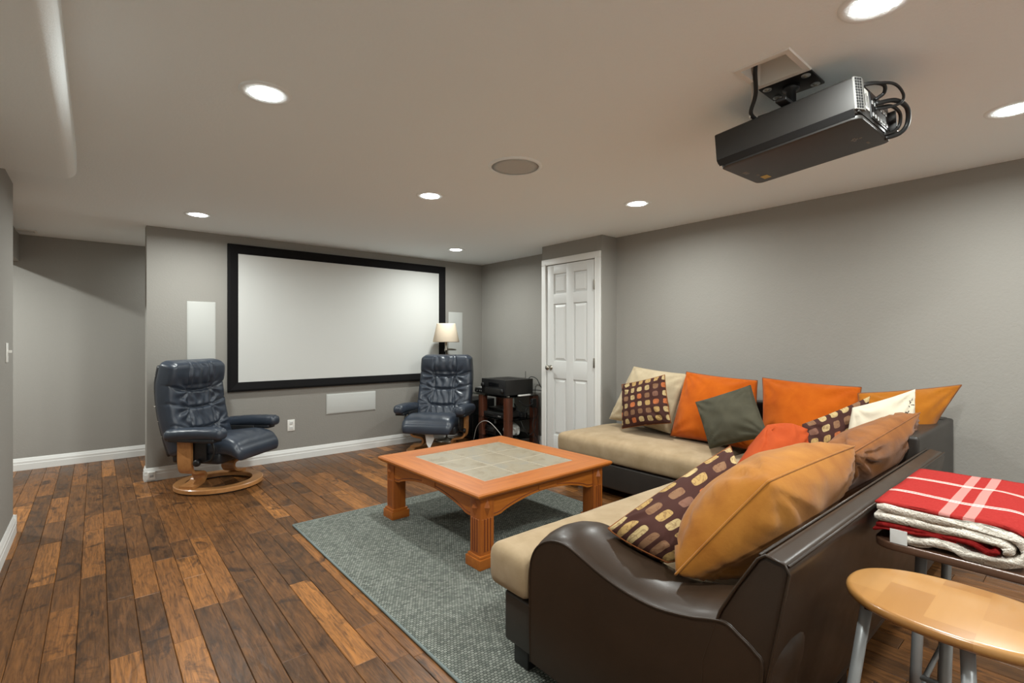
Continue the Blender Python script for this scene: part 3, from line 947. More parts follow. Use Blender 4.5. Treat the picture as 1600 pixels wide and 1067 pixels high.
# leaning back
bp = [(.575, .085), (.50, .45), (.452, .715), (.462, .735), (.505, .742), (.522, .728), (.575, .64), (.615, .565), (.66, .42), (.67, .085)]
bk = make('back', prism(bp, 'x', AX0 - .006, AX1 + .01, bevel=.010, seg=3), 'leather', sofa_a, world=True, sharp=35)
for yy, zz in ((.455, .732), (.518, .738)):
    make('piping', tube([(AX0 - .004, yy, zz), (AX1 + .005, yy, zz)], .004, 6), 'leather', bk, world=True)
make('piping', tube([(AX0 - .007, y, z) for y, z in bp], .004, 6), 'leather', bk, world=True)
def block_leg(cx, cy, parent, z=RUGZ):
    make('leg', prism([(cx - .04, cy - .04), (cx + .04, cy - .04), (cx + .04, cy + .04), (cx - .04, cy + .04)], 'z', z, .085, bevel=.006), 'black', parent, world=True, sharp=40)
block_leg(1.27, 1.41, sofa_a); block_leg(1.29, .63, sofa_a, 0); block_leg(2.85, 1.42, sofa_a, 0); block_leg(2.85, .63, sofa_a, 0); block_leg(2.05, .63, sofa_a, 0)

# corner section along the right wall
sofa_b = thing('sectional_sofa', 'long sofa section along the right wall with beige suede seat', 'sofa', (3.45, 1.8, 0), group='sectional sofa sections')
BX0, BX1, BY0, BY1 = 2.975, 3.86, .55, 3.03
make('base', box(BX0 + .10, BX1 - .02, BY0 + .05, BY1 - .03, .08, .272, bevel=.015, seg=3), 'leather_dark', sofa_b, world=True, sharp=50)
cushion((3.045 + 3.84) / 2, (1.65 + BY1) / 2, zc, 3.84 - 3.045, BY1 - 1.65, hz, .045, .03, sofa_b)
cushion((2.965 + 3.73) / 2, (.64 + 1.64) / 2, zc, 3.73 - 2.965, 1.64 - .64, hz, .045, .03, sofa_b)
bkb = make('back', box(3.715, BX1, BY0 + .02, 2.60, .085, .79, bevel=.022, seg=4), 'leather_dark', sofa_b, world=True, sharp=50)
make('corner_back', box(BX0 + .01, BX1 - .002, BY0, BY0 + .135, .085, .785, bevel=.018, seg=4), 'leather_dark', sofa_b, world=True, sharp=50)
make('piping', tube([(3.733, BY0 + .15, .784), (3.733, 2.58, .784)], .004, 6), 'leather_dark', bkb, world=True)
for cx, cy in ((3.14, 2.93), (3.76, 2.93), (3.14, 1.62), (3.76, .62), (3.06, .62)):
    block_leg(cx, cy, sofa_b, 0)

# ------------------------------------------------------------------ pillows
SURF = {}
def pillow(label, corners, thick, m, seed=0, group='scatter cushions on the sectional sofa', pinch=.018, wr=.007, seam=None, sag=0.0, N=30, bend=0.0, front_extra=1.0, seam_r=.003):
    """corners: top-left, top-right, bottom-right, bottom-left in world space, seen from the front"""
    P = [Vector(c) for c in corners]
    cen = sum(P, Vector()) / 4
    nrm = ((P[1] - P[0]) + (P[2] - P[3])).cross((P[3] - P[0]) + (P[2] - P[1])).normalized()
    size = ((P[1] - P[0]).length + (P[3] - P[0]).length) / 2
    rp = random.Random(seed)
    ph = [rp.uniform(0, 6.28) for _ in range(8)]
    fr = [rp.uniform(9, 15) for _ in range(8)]
    def surf(u, v, side):
        # edges bow inwards between the pointed corners
        bu = (1 - (2 * v - 1) ** 2) ; bv = (1 - (2 * u - 1) ** 2)
        uu = .5 + (u - .5) * (1 - pinch * 2 * bu); vv = .5 + (v - .5) * (1 - pinch * 2 * bv)
        p = (P[0] * (1 - uu) + P[1] * uu) * (1 - vv) + (P[3] * (1 - uu) + P[2] * uu) * vv
        a = max(0, 1 - abs(2 * u - 1) ** 2.4) ; b = max(0, 1 - abs(2 * v - 1) ** 2.4)
        h = (a * b) ** .46
        low = 1 + .25 * (v - .45)
        d = thick * .5 * h * low
        # creases fanning out of the corners
        w = 0
        for ci, (cu, cv) in enumerate(((0, 0), (1, 0), (1, 1), (0, 1))):
            du, dv = u - cu, v - cv
            rr = math.hypot(du, dv); an = math.atan2(dv, du)
            w += math.sin(an * fr[ci] + ph[ci] + 2.5 * noise.noise(Vector((u * 3, v * 3, seed + ci)))) * math.exp(-((rr - .22) / .2) ** 2)
        w += 1.3 * noise.noise(Vector((u * 5 + seed, v * 5, side)))
        # pleats across the edge seams
        e = min(u, v, 1 - u, 1 - v)
        if e < .16:
            al = (u if min(v, 1 - v) < min(u, 1 - u) else v)
            w += .4 * math.sin(al * 48 + ph[5] + 3 * noise.noise(Vector((al * 4, seed, side)))) * math.exp(-((e - .06) / .05) ** 2)
        edge = min(1.0, e / .05)
        d += wr * w * edge
        q = p + nrm * side * d * (front_extra if side > 0 else 1.0)
        q.z -= sag * h * .3
        if bend: q += nrm * bend * ((2 * u - 1) ** 2 * .5 + (2 * v - 1) ** 2 * .5)
        return q - cen
    vs = []; fs = []; uvs = []
    idx = {}
    for s, side in ((0, 1), (1, -1)):
        for i in range(N + 1):
            for j in range(N + 1):
                u, v = i / N, j / N
                # denser towards the edges
                u = .5 - .5 * math.cos(PI * u) * .6 + (u - .5) * .4; v = .5 - .5 * math.cos(PI * v) * .6 + (v - .5) * .4
                border = i in (0, N) or j in (0, N)
                if border and s == 1:
                    idx[(1, i, j)] = idx[(0, i, j)]; continue
                idx[(s, i, j)] = len(vs); vs.append(surf(u, v, side)); uvs.append((u, 1 - v))
    for s in (0, 1):
        for i in range(N):
            for j in range(N):
                f = [idx[(s, i, j)], idx[(s, i + 1, j)], idx[(s, i + 1, j + 1)], idx[(s, i, j + 1)]]
                fs.append(tuple(f if s == 1 else f[::-1]))
    me = bpy.data.meshes.new('pillow'); me.from_pydata([tuple(v) for v in vs], [], fs)
    bm = bmesh.new(); bm.from_mesh(me); bmesh.ops.recalc_face_normals(bm, faces=bm.faces[:]); bm.to_mesh(me); bm.free()
    uvl = me.uv_layers.new(name='cloth')
    for lp in me.loops: uvl.data[lp.index].uv = uvs[lp.vertex_index]
    me.polygons.foreach_set('use_smooth', [True] * len(me.polygons))
    me.materials.append(M[m] if isinstance(m, str) else m)
    o = bpy.data.objects.new('pillow', me); COL.objects.link(o); o.location = cen
    tag(o, label, 'pillow', group)
    SURF[o.name] = (surf, nrm, cen)
    if seam:
        lp = [(i, 0) for i in range(N)] + [(N, j) for j in range(N)] + [(N - i, N) for i in range(N)] + [(0, N - j) for j in range(N)]
        make('piping', tube([vs[idx[(0, a, b)]] for a, b in lp], seam_r, 5, closed=True), seam, o)
    return o

M['dots_a'] = dot_material('dot_print_a', 6.0, 1.0)
M['dots_b'] = dot_material('dot_print_b', 6.0, 2.0)
M['dots_c'] = dot_material('dot_print_c', 5.4, 3.0)

pillow('cream suede pillow behind the dotted pillow nearest the door',
       [(3.68, 2.68, 1.005), (3.68, 2.14, .965), (3.50, 2.20, .50), (3.56, 2.86, .53)], .19, 'cream', 3, seam='cream')
pillow('small brown pillow with dotted print leaning on the cream pillow',
       [(3.46, 2.645, .86), (3.46, 2.225, .967), (3.36, 2.105, .61), (3.36, 2.565, .505)], .12, 'dots_a', 4, seam='seam_dark')
pillow('plain orange suede pillow behind the slate-green cushion',
       [(3.68, 2.165, .985), (3.68, 1.60, .95), (3.46, 1.50, .48), (3.46, 2.175, .49)], .20, 'orange', 5, seam='seam_dark')
pillow('small slate-green cushion tilted against the orange pillow',
       [(3.38, 1.915, .785), (3.40, 1.525, .938), (3.24, 1.34, .64), (3.24, 1.73, .495)], .15, 'slate', 6, seam='slate')
pillow('plain orange suede pillow in the corner, right of the slate-green cushion',
       [(3.68, 1.565, .972), (3.68, .962, .948), (3.46, .93, .49), (3.46, 1.48, .49)], .20, 'orange', 7, seam='seam_dark')
pillow('mustard suede pillow propped in the sofa corner above the backrest',
       [(3.45, .92, .93), (3.74, .50, .992), (3.44, .67, .56), (3.20, .84, .50)], .18, 'mustard', 8, seam='seam_dark')
white_pillow = pillow('off-white cotton pillow with small dark print in the sofa corner',
       [(3.13, .86, .88), (3.34, .63, .985), (3.28, .62, .62), (2.95, .88, .50)], .10, 'white_cotton', 9)
sf, nm_, cn_ = SURF[white_pillow.name]
sd = 1 if nm_.dot(Vector((0, 0, 1.25)) - cn_) > 0 else -1
for uvs_ in ([(.86, .13), (.88, .17), (.91, .15), (.93, .11)], [(.85, .20), (.87, .22)], [(.76, .30), (.79, .27), (.82, .30), (.85, .27)], [(.90, .20), (.93, .21)]):
    make('print_mark', tube([sf(u, v, sd) + nm_ * sd * .001 for u, v in uvs_], .0022, 5), 'ink', white_pillow)
pillow('brown dotted pillow half hidden behind the rust cushion in the corner',
       [(3.02, 1.07, .775), (3.30, .82, .935), (3.22, .90, .50), (2.88, 1.02, .48)], .12, 'dots_b', 10)
pillow('dark tan suede pillow over the backrest beside the large golden one',
       [(2.30, .63, .80), (3.33, .61, .862), (3.16, .82, .54), (2.32, .94, .49)], .24, 'brown', 11, seam='brown', wr=.013)
pillow('small rust-coloured cushion standing between the dotted and golden pillows',
       [(2.54, 1.06, .825), (2.70, .94, .80), (2.46, .92, .50), (2.06, 1.09, .50)], .20, 'rust', 12, wr=.010, pinch=-.05)
pillow('large golden tan pillow leaning over the sofa backrest in the foreground',
       [(1.52, .63, .83), (2.28, .62, .83), (2.20, .93, .50), (1.30, .80, .56)], .30, 'tan', 13, seam='tan', wr=.009, seam_r=.004, pinch=-.015)
pillow('large brown dotted pillow resting on the leather arm in the foreground',
       [(1.345, 1.085, .60), (1.90, .93, .83), (1.74, .78, .56), (1.40, .89, .535)], .17, 'dots_c', 14, seam='seam_dark', pinch=-.02)

# ------------------------------------------------------------------ recliners
def recliner(name, label, loc, rotz, lean=.24):
    t = thing(name, label, 'recliner', loc, rotz, group='navy leather recliners')
    seg = 56
    ro, ri = .335, .245
    prof = [(ri, .012), (ro, .012), (ro, .040), (ro - .006, .046), (ri + .006, .046), (ri, .040), (ri, .012)]
    make('ring_base', lathe(prof, seg, cap=False, sx=1.0, sy=1.0), 'beech', t, sharp=40)
    make('floor_glide', lathe([(ri + .02, 0), (ro - .02, 0), (ro - .02, .0125), (ri + .02, .0125), (ri + .02, 0)], seg, cap=False), 'black', t, sharp=40)
    path = smooth_path([(.315, 0, .455), (.315, 0, .36), (.313, 0, .25), (.295, 0, .185), (.24, 0, .165), (.185, 0, .155), (.165, 0, .12), (.19, 0, .08), (.25, 0, .062), (.31, 0, .056)], 5)
    for s in (-1, 1):
        w = .062; th = .011
        vs = []; n = len(path)
        for i, p in enumerate(path):
            a = path[max(i - 1, 0)]; b = path[min(i + 1, n - 1)]
            tg = (b - a).normalized(); nn = Vector((-tg.z, 0, tg.x))
            for dy, dn in ((-w, -th), (w, -th), (w, th), (-w, th)):
                q = p + nn * dn; vs.append((s * q.x, dy + .05, q.z))
        fs = ring_faces(n, 4) + [(0, 1, 2, 3), tuple(range(4 * n - 1, 4 * n - 5, -1))]
        bm = bmesh.new(); bv = [bm.verts.new(v) for v in vs]
        for f in fs: bm.faces.new([bv[i] for i in f])
        make('leg', bm, 'beech', t, sharp=50)
    def seat_def(p, u):
        q = p.copy()
        k = (1 - u.x ** 4) * (1 - abs(u.y) ** 4)
        if u.z > 0:
            q.z += .022 * k
            q.z -= .010 * math.exp(-((u.x) / .06) ** 2) * max(0, u.y + .2)
            q.z += .004 * math.sin(u.x * 14 + 3 * noise.noise(u * 2)) * k
        if u.y < -.35: q.z -= .07 * ((-u.y - .35) / .65) ** 2
        return q
    bm = soft_box(.55, .56, .135, .06, (26, 26, 8), seat_def)
    bmesh.ops.rotate(bm, verts=bm.verts, matrix=Matrix.Rotation(R(-6), 3, 'X'))
    bmesh.ops.translate(bm, verts=bm.verts, vec=(0, -.11, .365))
    make('seat', bm, 'navy', t)
    make('seat_shell', box(-.27, .27, -.22, .22, .24, .335, bevel=.03, seg=3), 'navy_dark', t, sharp=50)
    # tufted back, bent along a reclined spine
    Hb, Wb, Tb = .83, .61, .15
    def spine(v):   # v 0..1 -> y, z, angle
        y = .15 + lean * v + .05 * math.sin(v * PI) - .035 * max(0, v - .75) / .25
        z = .30 + .77 * v
        return Vector((0, y, z))
    def back_def(p, u):
        v = (u.z + 1) / 2
        fx = u.x
        d = 0
        if u.y < 0.2:
            # crease network: two columns seams and three cross seams
            col = .40 + .03 * math.sin(v * 9)
            dc = abs(abs(fx) - col)
            vseam = math.exp(-(dc / .024) ** 2)
            rows_ = (.22, .46, .66)
            hs = 0
            for rz in rows_:
                zz = rz + .04 * (fx ** 2) * 2
                hs = max(hs, math.exp(-((v - zz) / .013) ** 2) * (1.0 if abs(fx) < col + .04 else .28))
            d = .026 * max(vseam * .75 * (v > .03), hs)
            # side bolsters fan out in wrinkles from the crossings
            if abs(fx) > col:
                w = 0
                for rz in rows_:
                    dx, dv = (abs(fx) - col) * 1.0, (v - rz) * 2.6
                    an = math.atan2(dv, dx); rr = math.hypot(dx, dv)
                    w += math.sin(an * 8 + rz * 9 + 1.5 * noise.noise(Vector((fx * 3, v * 5, rz)))) * math.exp(-((rr - .22) / .2) ** 2)
                d += .009 * math.copysign(abs(w) ** .8, w)
            else:
                d += .0065 * math.sin(fx * 26 + v * 9 + 5 * noise.noise(Vector((fx * 2, v * 6, 1)))) * (1 - hs)
                d += .004 * noise.noise(Vector((fx * 6, v * 10, 5)))
            # pillows swell between seams
            d -= .012 * (1 - vseam) * (1 - hs)
            if v > .72: d -= .02 * math.sin(min(1, (v - .72) / .24) * PI) * (1 if abs(fx) < col else .6)
        s = spine(v)
        tg = (spine(min(1, v + .02)) - spine(max(0, v - .02))).normalized()
        nb = Vector((0, tg.z, -tg.y))     # backwards normal
        wid = 1.0 - .03 * v + .05 * math.sin(v * PI)
        if v > .93: wid *= 1 - .05 * ((v - .93) / .07) ** 2
        over = p.z - (v - .5) * Hb
        return Vector((p.x * wid, 0, 0)) + s + nb * (p.y + d * (1 if u.y < .2 else 0)) + tg * over
    bm = soft_box(Wb, Tb, Hb, .05, (72, 5, 96), back_def)
    make('backrest', bm, 'navy', t)
    # dark rear shell
    def shell_def(p, u):
        v = (u.z + 1) / 2
        s = spine(.03 + .90 * v)
        tg = (spine(min(1, v + .02)) - spine(max(0, v - .02))).normalized()
        nb = Vector((0, tg.z, -tg.y))
        return Vector((p.x * (1 - .02 * v), 0, 0)) + s + nb * (p.y + .075)
    sh = make('rear_shell', soft_box(.57, .05, .74, .02, (8, 2, 20), shell_def), 'navy_dark', t)
    for k in range(5):
        for s in (-1, 1):
            c = spine(.2 + .16 * k)
            make('stud', lathe([(.006, 0), (.005, .003), (.001, .004)], 10, at=(0, 0, 0)), 'chrome', sh).location = (s * .286, c.y + .085, c.z + .0)
    for s in (-1, 1):
        def arm_def(p, u, s=s):
            q = p.copy()
            fy = -u.y
            q.x *= 1 - .12 * abs(u.y) ** 3
            q.z += .012 * math.sin((u.y + 1) * PI / 2)
            if u.z > -.3: q.z += .004 * math.sin(u.y * 24 + 4 * noise.noise(u * 3)) * (abs(u.y) ** 2) + .003 * noise.noise(u * 6)
            return q
        bm = soft_box(.125, .52, .092, .042, (10, 40, 6), arm_def)
        bmesh.ops.rotate(bm, verts=bm.verts, matrix=Matrix.Rotation(R(-3), 3, 'X'))
        bmesh.ops.translate(bm, verts=bm.verts, vec=(s * .335, -.06, .49))
        ar = make('armrest', bm, 'navy', t)
        make('arm_skirt', box(s * .335 - .05, s * .335 + .05, -.26, .15, .435, .47, bevel=.012), 'navy_dark', ar)
        make('arm_bracket', box(s * .285 - .012, s * .285 + .012, -.12, .14, .27, .46, bevel=.006), 'black', t)
        make('lever', tube(smooth_path([(s * .30, -.16, .45), (s * .30, -.20, .37), (s * .30, -.17, .29), (s * .305, -.10, .265)], 5), .009, 8), 'black', t)
        kb = make('lever_knob', lathe([(.012, -.016), (.026, -.013), (.028, 0), (.026, .013), (.012, .016)], 18), 'black', t)
        kb.rotation_euler = (0, R(90), 0); kb.location = (s * .32, -.06, .262)
    return t
recliner('recliner', 'navy leather recliner on a wooden ring base at the left, beside the passage', (.815, 4.885, 0), R(41), .13)
recliner('recliner', 'navy leather recliner in front of the floor lamp in the far corner', (2.88, 4.70, 0), R(-50))
tg_ = thing('hang_tag', 'white paper tag dangling under the seat of the far recliner', 'tag', (2.66, 4.50, .16), R(-40))
make('paper', prism([(-.045, .10), (.035, .12), (.05, .05), (.0, -.06), (-.03, .0)], 'y', -.001, .001), 'tag', tg_, smooth=False)
make('string', tube([(.0, 0, .10), (.01, 0, .16)], .0015, 5), 'cable_white', tg_)

# ------------------------------------------------------------------ floor lamp
lamp = thing('floor_lamp', 'brass swing-arm floor lamp with cream pleated shade', 'floor lamp', (3.30, 5.17, 0))
make('base', lathe([(.13, 0), (.135, .012), (.12, .024), (.03, .034), (.014, .05)], 36), 'chrome', lamp)
make('pole', lathe([(.011, .04), (.011, 1.10), (.017, 1.105), (.017, 1.135), (.011, 1.14), (.006, 1.16)], 14), 'chrome', lamp)
make('swing_arm', tube(smooth_path([(0, 0, 1.12), (.05, -.03, 1.12), (.10, -.05, 1.12), (.03, -.07, 1.13), (-.06, -.08, 1.13)], 5), .008, 10), 'chrome', lamp)
make('socket', lathe([(.018, 1.10), (.020, 1.12), (.014, 1.15), (.014, 1.24), (.005, 1.25)], 14, at=(-.06, -.08, 0)), 'chrome', lamp)
seg = 96
vs = []
for r0, z in ((.155, 1.215), (.158, 1.222), (.112, 1.432), (.109, 1.44)):
    for k in range(seg):
        a = 2 * PI * k / seg
        r = r0 * (1 + (.012 if k % 2 else 0))
        vs.append((-.06 + r * math.cos(a), -.08 + r * math.sin(a), z))
fs = ring_faces(4, seg)
sh = make('shade', (vs, fs), 'shade', lamp)
sm = sh.modifiers.new('thickness', 'SOLIDIFY'); sm.thickness = .003
make('shade_spider', tube([(-.17, -.08, 1.432), (-.06, -.08, 1.425), (.05, -.08, 1.432)], .002, 6), 'chrome', sh)

# ------------------------------------------------------------------ equipment rack
KX0, KX1, KY0, KY1 = 3.47, 3.96, 4.20, 4.93
rack = thing('equipment_rack', 'mahogany post rack with smoked glass shelves in the corner', 'media rack', ((KX0 + KX1) / 2, (KY0 + KY1) / 2, 0))
for cx, cy in ((KX0 + .05, KY0 + .05), (KX1 - .05, KY0 + .05), (KX0 + .05, 4.72), (KX1 - .05, KY1 - .05)):
    make('post', prism([(cx + x, cy + y) for x, y in rounded_rect(.085, .085, .018, 3)], 'z', 0, .595), 'mahogany', rack, world=True, sharp=40)
SH = (.12, .335, .595)
for z in SH:
    make('shelf', prism([((KX0 + KX1) / 2 + x, (KY0 + KY1) / 2 + y) for x, y in rounded_rect(KX1 - KX0, KY1 - KY0, .06, 5)], 'z', z, z + .01, bevel=.002, seg=1), 'glass_black', rack, world=True, sharp=40)
for cx, cy in ((KX0 + .05, KY0 + .05), (KX0 + .05, KY1 - .05), (KX1 - .05, KY0 + .05)):
    make('shelf_cap', lathe([(.018, .605), (.018, .611), (.001, .613)], 16, at=(cx, cy, 0)), 'chrome', rack, world=True)

TOPZ = SH[2] + .01
rc = thing('av_receiver', 'black stereo receiver on the top shelf of the rack', 'receiver', (3.66, 4.475, TOPZ))
make('case', box(3.495, 3.90, 4.255, 4.695, TOPZ + .012, TOPZ + .185, bevel=.004), 'charcoal', rc, world=True, sharp=40)
make('front_panel', box(3.482, 3.498, 4.255, 4.695, TOPZ + .010, TOPZ + .187, bevel=.004), 'black', rc, world=True, sharp=40)
make('display', box(3.4805, 3.484, 4.37, 4.56, TOPZ + .105, TOPZ + .145), 'black_gloss', rc, world=True, smooth=False)
make('lower_flap', box(3.4795, 3.484, 4.30, 4.62, TOPZ + .025, TOPZ + .085, bevel=.002), 'charcoal', rc, world=True)
for yy in (4.305, 4.66):
    kb = make('volume_knob', lathe([(.026, 0), (.026, .018), (.022, .022), (.001, .022)], 24), 'black', rc)
    kb.rotation_euler = (0, R(-90), 0); kb.location = (3.482 - 3.66, yy - 4.475, .115 if yy > 4.5 else .06)
for xx in (3.53, 3.82):
    for yy in (4.29, 4.66):
        make('foot', lathe([(.02, 0), (.02, .012)], 14, at=(xx, yy, TOPZ)), 'black', rc, world=True)
for k in range(6):
    make('vent_slot', box(3.55 + k * .045, 3.575 + k * .045, 4.33, 4.62, TOPZ + .1845, TOPZ + .1865), 'black', rc, world=True, smooth=False)
q = thing('antenna', 'thin upright antenna standing behind the receiver', 'antenna', (3.93, 4.42, TOPZ))
make('mast', lathe([(.004, 0), (.0035, .26), (.001, .262)], 8), 'black', q)
make('antenna_base', lathe([(.02, 0), (.018, .01), (.005, .018)], 14), 'black', q)
q = thing('remote_control', 'pale remote control lying at the front of the top shelf', 'remote control', (3.73, 4.215, TOPZ))
make('body', box(-.085, .085, -.02, .02, 0, .016, bevel=.005), 'white_plastic', q)
for k in range(6): make('button', box(-.06 + k * .02, -.05 + k * .02, -.008, .008, .015, .018, bevel=.001), 'silver', q)
q = thing('game_console', 'small black set-top box with lights behind the recliner on the top shelf', 'set-top box', (3.66, 4.80, TOPZ))
make('case', box(-.14, .14, -.085, .085, .004, .06, bevel=.006), 'black', q)
make('front_strip', box(-.144, -.138, -.08, .08, .015, .045, bevel=.002), 'black_gloss', q)
for yy in (-.05, -.02, .03): make('indicator', box(-.146, -.143, yy - .006, yy + .006, .024, .036), 'silver', q, smooth=False)
make('lid', box(-.12, .12, -.07, .07, .058, .068, bevel=.004), 'silver', q)
MZ = SH[1] + .01
q = thing('disc_player', 'wide low black disc player on the middle shelf', 'disc player', (3.66, 4.56, MZ))
make('case', box(-.15, .15, -.225, .225, .008, .06, bevel=.003), 'charcoal', q)
make('front_panel', box(-.158, -.149, -.225, .225, .006, .062, bevel=.003), 'black', q)
make('disc_tray', box(-.1605, -.157, -.06, .09, .036, .050, bevel=.001), 'charcoal', q)
make('display', box(-.1605, -.157, -.06, .09, .014, .030), 'black_gloss', q, smooth=False)
for yy in (-.19, -.16, .14, .18): make('button', box(-.1615, -.157, yy - .008, yy + .008, .02, .034, bevel=.002), 'silver', q)
for xx in (-.12, .12):
    for yy in (-.19, .19): make('foot', lathe([(.015, 0), (.015, .009)], 12, at=(xx, yy, 0)), 'black', q)
q = thing('cable_box', 'flat black cable box stacked on the disc player', 'cable box', (3.70, 4.58, MZ + .062))
make('case', box(-.10, .10, -.14, .14, .003, .036, bevel=.005), 'black', q)
make('front_strip', box(-.103, -.098, -.13, .13, .008, .03), 'black_gloss', q, smooth=False)
make('foot', box(-.09, .09, -.12, .12, 0, .004), 'black', q, smooth=False)
q = thing('wifi_router', 'small black router with a tilted antenna on the middle shelf', 'router', (3.80, 4.32, MZ))
make('case', box(-.05, .05, -.03, .03, 0, .05, bevel=.006), 'black', q)
an = make('router_antenna', lathe([(.007, 0), (.008, .06), (.006, .14), (.001, .142)], 10), 'black', q); an.location = (-.04, .0, .04); an.rotation_euler = (R(-35), R(-12), 0)
q = thing('subwoofer', 'large black subwoofer box in the corner beside the rack', 'subwoofer', (3.72, 5.14, 0))
make('cabinet', box(-.17, .17, -.17, .17, .02, .50, bevel=.008), 'black', q)
make('speaker_cloth', box(-.178, -.168, -.155, .155, .05, .47, bevel=.004), 'velvet', q)
for sx in (-1, 1):
    for sy in (-1, 1): make('foot', lathe([(.02, 0), (.018, .021)], 12, at=(sx * .13, sy * .13, 0)), 'black', q)
q = thing('black_console', 'black box with rounded edges on the lowest rack shelf', 'game console', (3.66, 4.66, SH[0] + .01))
make('case', box(-.14, .14, -.17, .17, 0, .12, bevel=.02, seg=3), 'black_gloss', q)
make('front_strip', box(-.144, -.138, -.15, .15, .05, .06), 'charcoal', q, smooth=False)
q = thing('plastic_bag', 'crumpled clear plastic bag on the lowest rack shelf', 'plastic bag', (3.66, 4.36, SH[0] + .01))
def crumple(p, u): return p + Vector((1, 1, .6)) * .03 * noise.noise(p * 22) + Vector((0, 0, .02 * noise.noise(p * 45)))
bm = soft_box(.20, .13, .12, .05, (14, 10, 8), crumple); bmesh.ops.translate(bm, verts=bm.verts, vec=(0, 0, .075))
M['bag'] = mat('clear_bag', lin(205, 205, 200), 0.25)
make('bag_body', bm, 'bag', q)
q = thing('power_strip', 'white power strip on the floor beside the rack', 'power strip', (3.86, 4.02, 0))
make('body', box(-.13, .13, -.028, .028, 0, .04, bevel=.006), 'white_plastic', q)
for k in range(5): make('socket', box(-.105 + k * .045, -.08 + k * .045, -.014, .014, .039, .042, bevel=.003), 'trim', q)
# cables behind the rack, each a thing of its own
rc_ = random.Random(5)
cable_labels = ['black cable looping up behind the receiver top right', 'black cable arching over the middle shelf at the rack side',
                'long black cable hanging in a wide loop by the right rear post', 'black cable drooping to the power strip',
                'thin black cable crossing between the rack posts', 'black cable curling below the middle shelf', 'pale cable arching in front of the lowest shelf']
cab = [
    [(3.86, 4.36, .70), (3.93, 4.34, .80), (3.94, 4.24, .79), (3.93, 4.17, .72), (3.95, 4.12, .62), (3.95, 4.10, .40)],
    [(3.70, 4.17, .36), (3.72, 4.17, .47), (3.80, 4.16, .50), (3.88, 4.16, .46), (3.90, 4.18, .38), (3.87, 4.2, .33)],
    [(3.86, 4.30, .66), (3.98, 4.16, .64), (3.97, 4.10, .5), (3.95, 4.10, .3), (3.92, 4.09, .12), (3.86, 4.06, .045)],
    [(3.80, 4.19, .55), (3.82, 4.15, .40), (3.78, 4.13, .25), (3.83, 4.10, .12), (3.80, 4.04, .05)],
    [(3.62, 4.18, .56), (3.70, 4.15, .50), (3.80, 4.15, .52), (3.86, 4.17, .57)],
    [(3.66, 4.20, .33), (3.68, 4.16, .24), (3.74, 4.15, .17), (3.82, 4.14, .22), (3.86, 4.16, .31)],
    [(3.44, 4.80, .05), (3.43, 4.72, .22), (3.43, 4.60, .30), (3.44, 4.48, .30), (3.48, 4.36, .20), (3.5, 4.33, .15)]]
for i, (lb, pts) in enumerate(zip(cable_labels, cab)):
    o = make('cable', tube(smooth_path([Vector(p) - Vector((3.8, 4.2, 0)) for p in pts], 7), .005 if i != 6 else .004, 7), 'cable' if i != 6 else 'cable_white')
    o.location = (3.8, 4.2, 0)
    tag(o, lb, 'cable', 'cables around the equipment rack')
q = make('power_adapter', box(-.03, .03, -.022, .022, -.05, .05, bevel=.006), 'black'); q.location = (3.83, 4.17, .52)
tag(q, 'black power adapter brick hanging between the rack posts', 'power adapter')

# ------------------------------------------------------------------ projector, mount, cable box
pm = thing('projector_mount', 'black ceiling mount plate with screws and short pole', 'projector mount', (2.09, .78, CEIL))
make('ceiling_plate', box(-.072, .072, -.095, .095, -.008, 0, bevel=.002), 'black', pm)
for sx in (-1, 1):
    for sy in (-1, 1):
        w = make('washer', lathe([(.016, -.0105), (.016, -.008), (.003, -.008)], 18), 'silver', pm); w.location = (sx * .048, sy * .07, 0)
        make('screw_head', lathe([(.008, -.0145), (.009, -.0105)], 6), 'chrome', w)
make('pole', lathe([(.03, -.008), (.03, -.022), (.018, -.028), (.018, -.085)], 24), 'black', pm)
make('mount_arm', box(-.10, .10, -.02, .02, -.095, -.082, bevel=.003), 'black', pm)
make('mount_arm', box(-.02, .02, -.12, .12, -.100, -.087, bevel=.003), 'black', pm)

pj = thing('projector', 'large black ceiling-hung projector with ventilated rear', 'projector', (2.21, .79, 2.075), rot=(R(-4.4), 0, R(-1.5)))
W2, D2, H2 = .19, .262, .072
pl = [(-W2, -H2 + .028), (-W2, H2 - .006), (-W2 + .006, H2), (W2 - .006, H2), (W2, H2 - .006), (W2, -H2 + .028), (W2 - .014, -H2 + .012), (-W2 + .012, -H2 + .014)]
make('body', prism(pl, 'y', -D2 + .014, D2, bevel=.003), 'charcoal', pj, sharp=40)
lid = prism(rounded_rect(2 * W2 - .03, 2 * D2 - .01, .028, 4), 'z', -H2 - .002, -H2 + .012, bevel=.004)
make('bottom_cover', lid, 'charcoal', pj, sharp=40)
make('side_ledge', prism([(-W2 - .001, -H2 + .030), (-W2 + .014, -H2 + .006), (-W2 + .017, -H2 + .010), (-W2 + .004, -H2 + .034)], 'y', -D2 + .02, D2 - .005), 'black', pj, smooth=False)
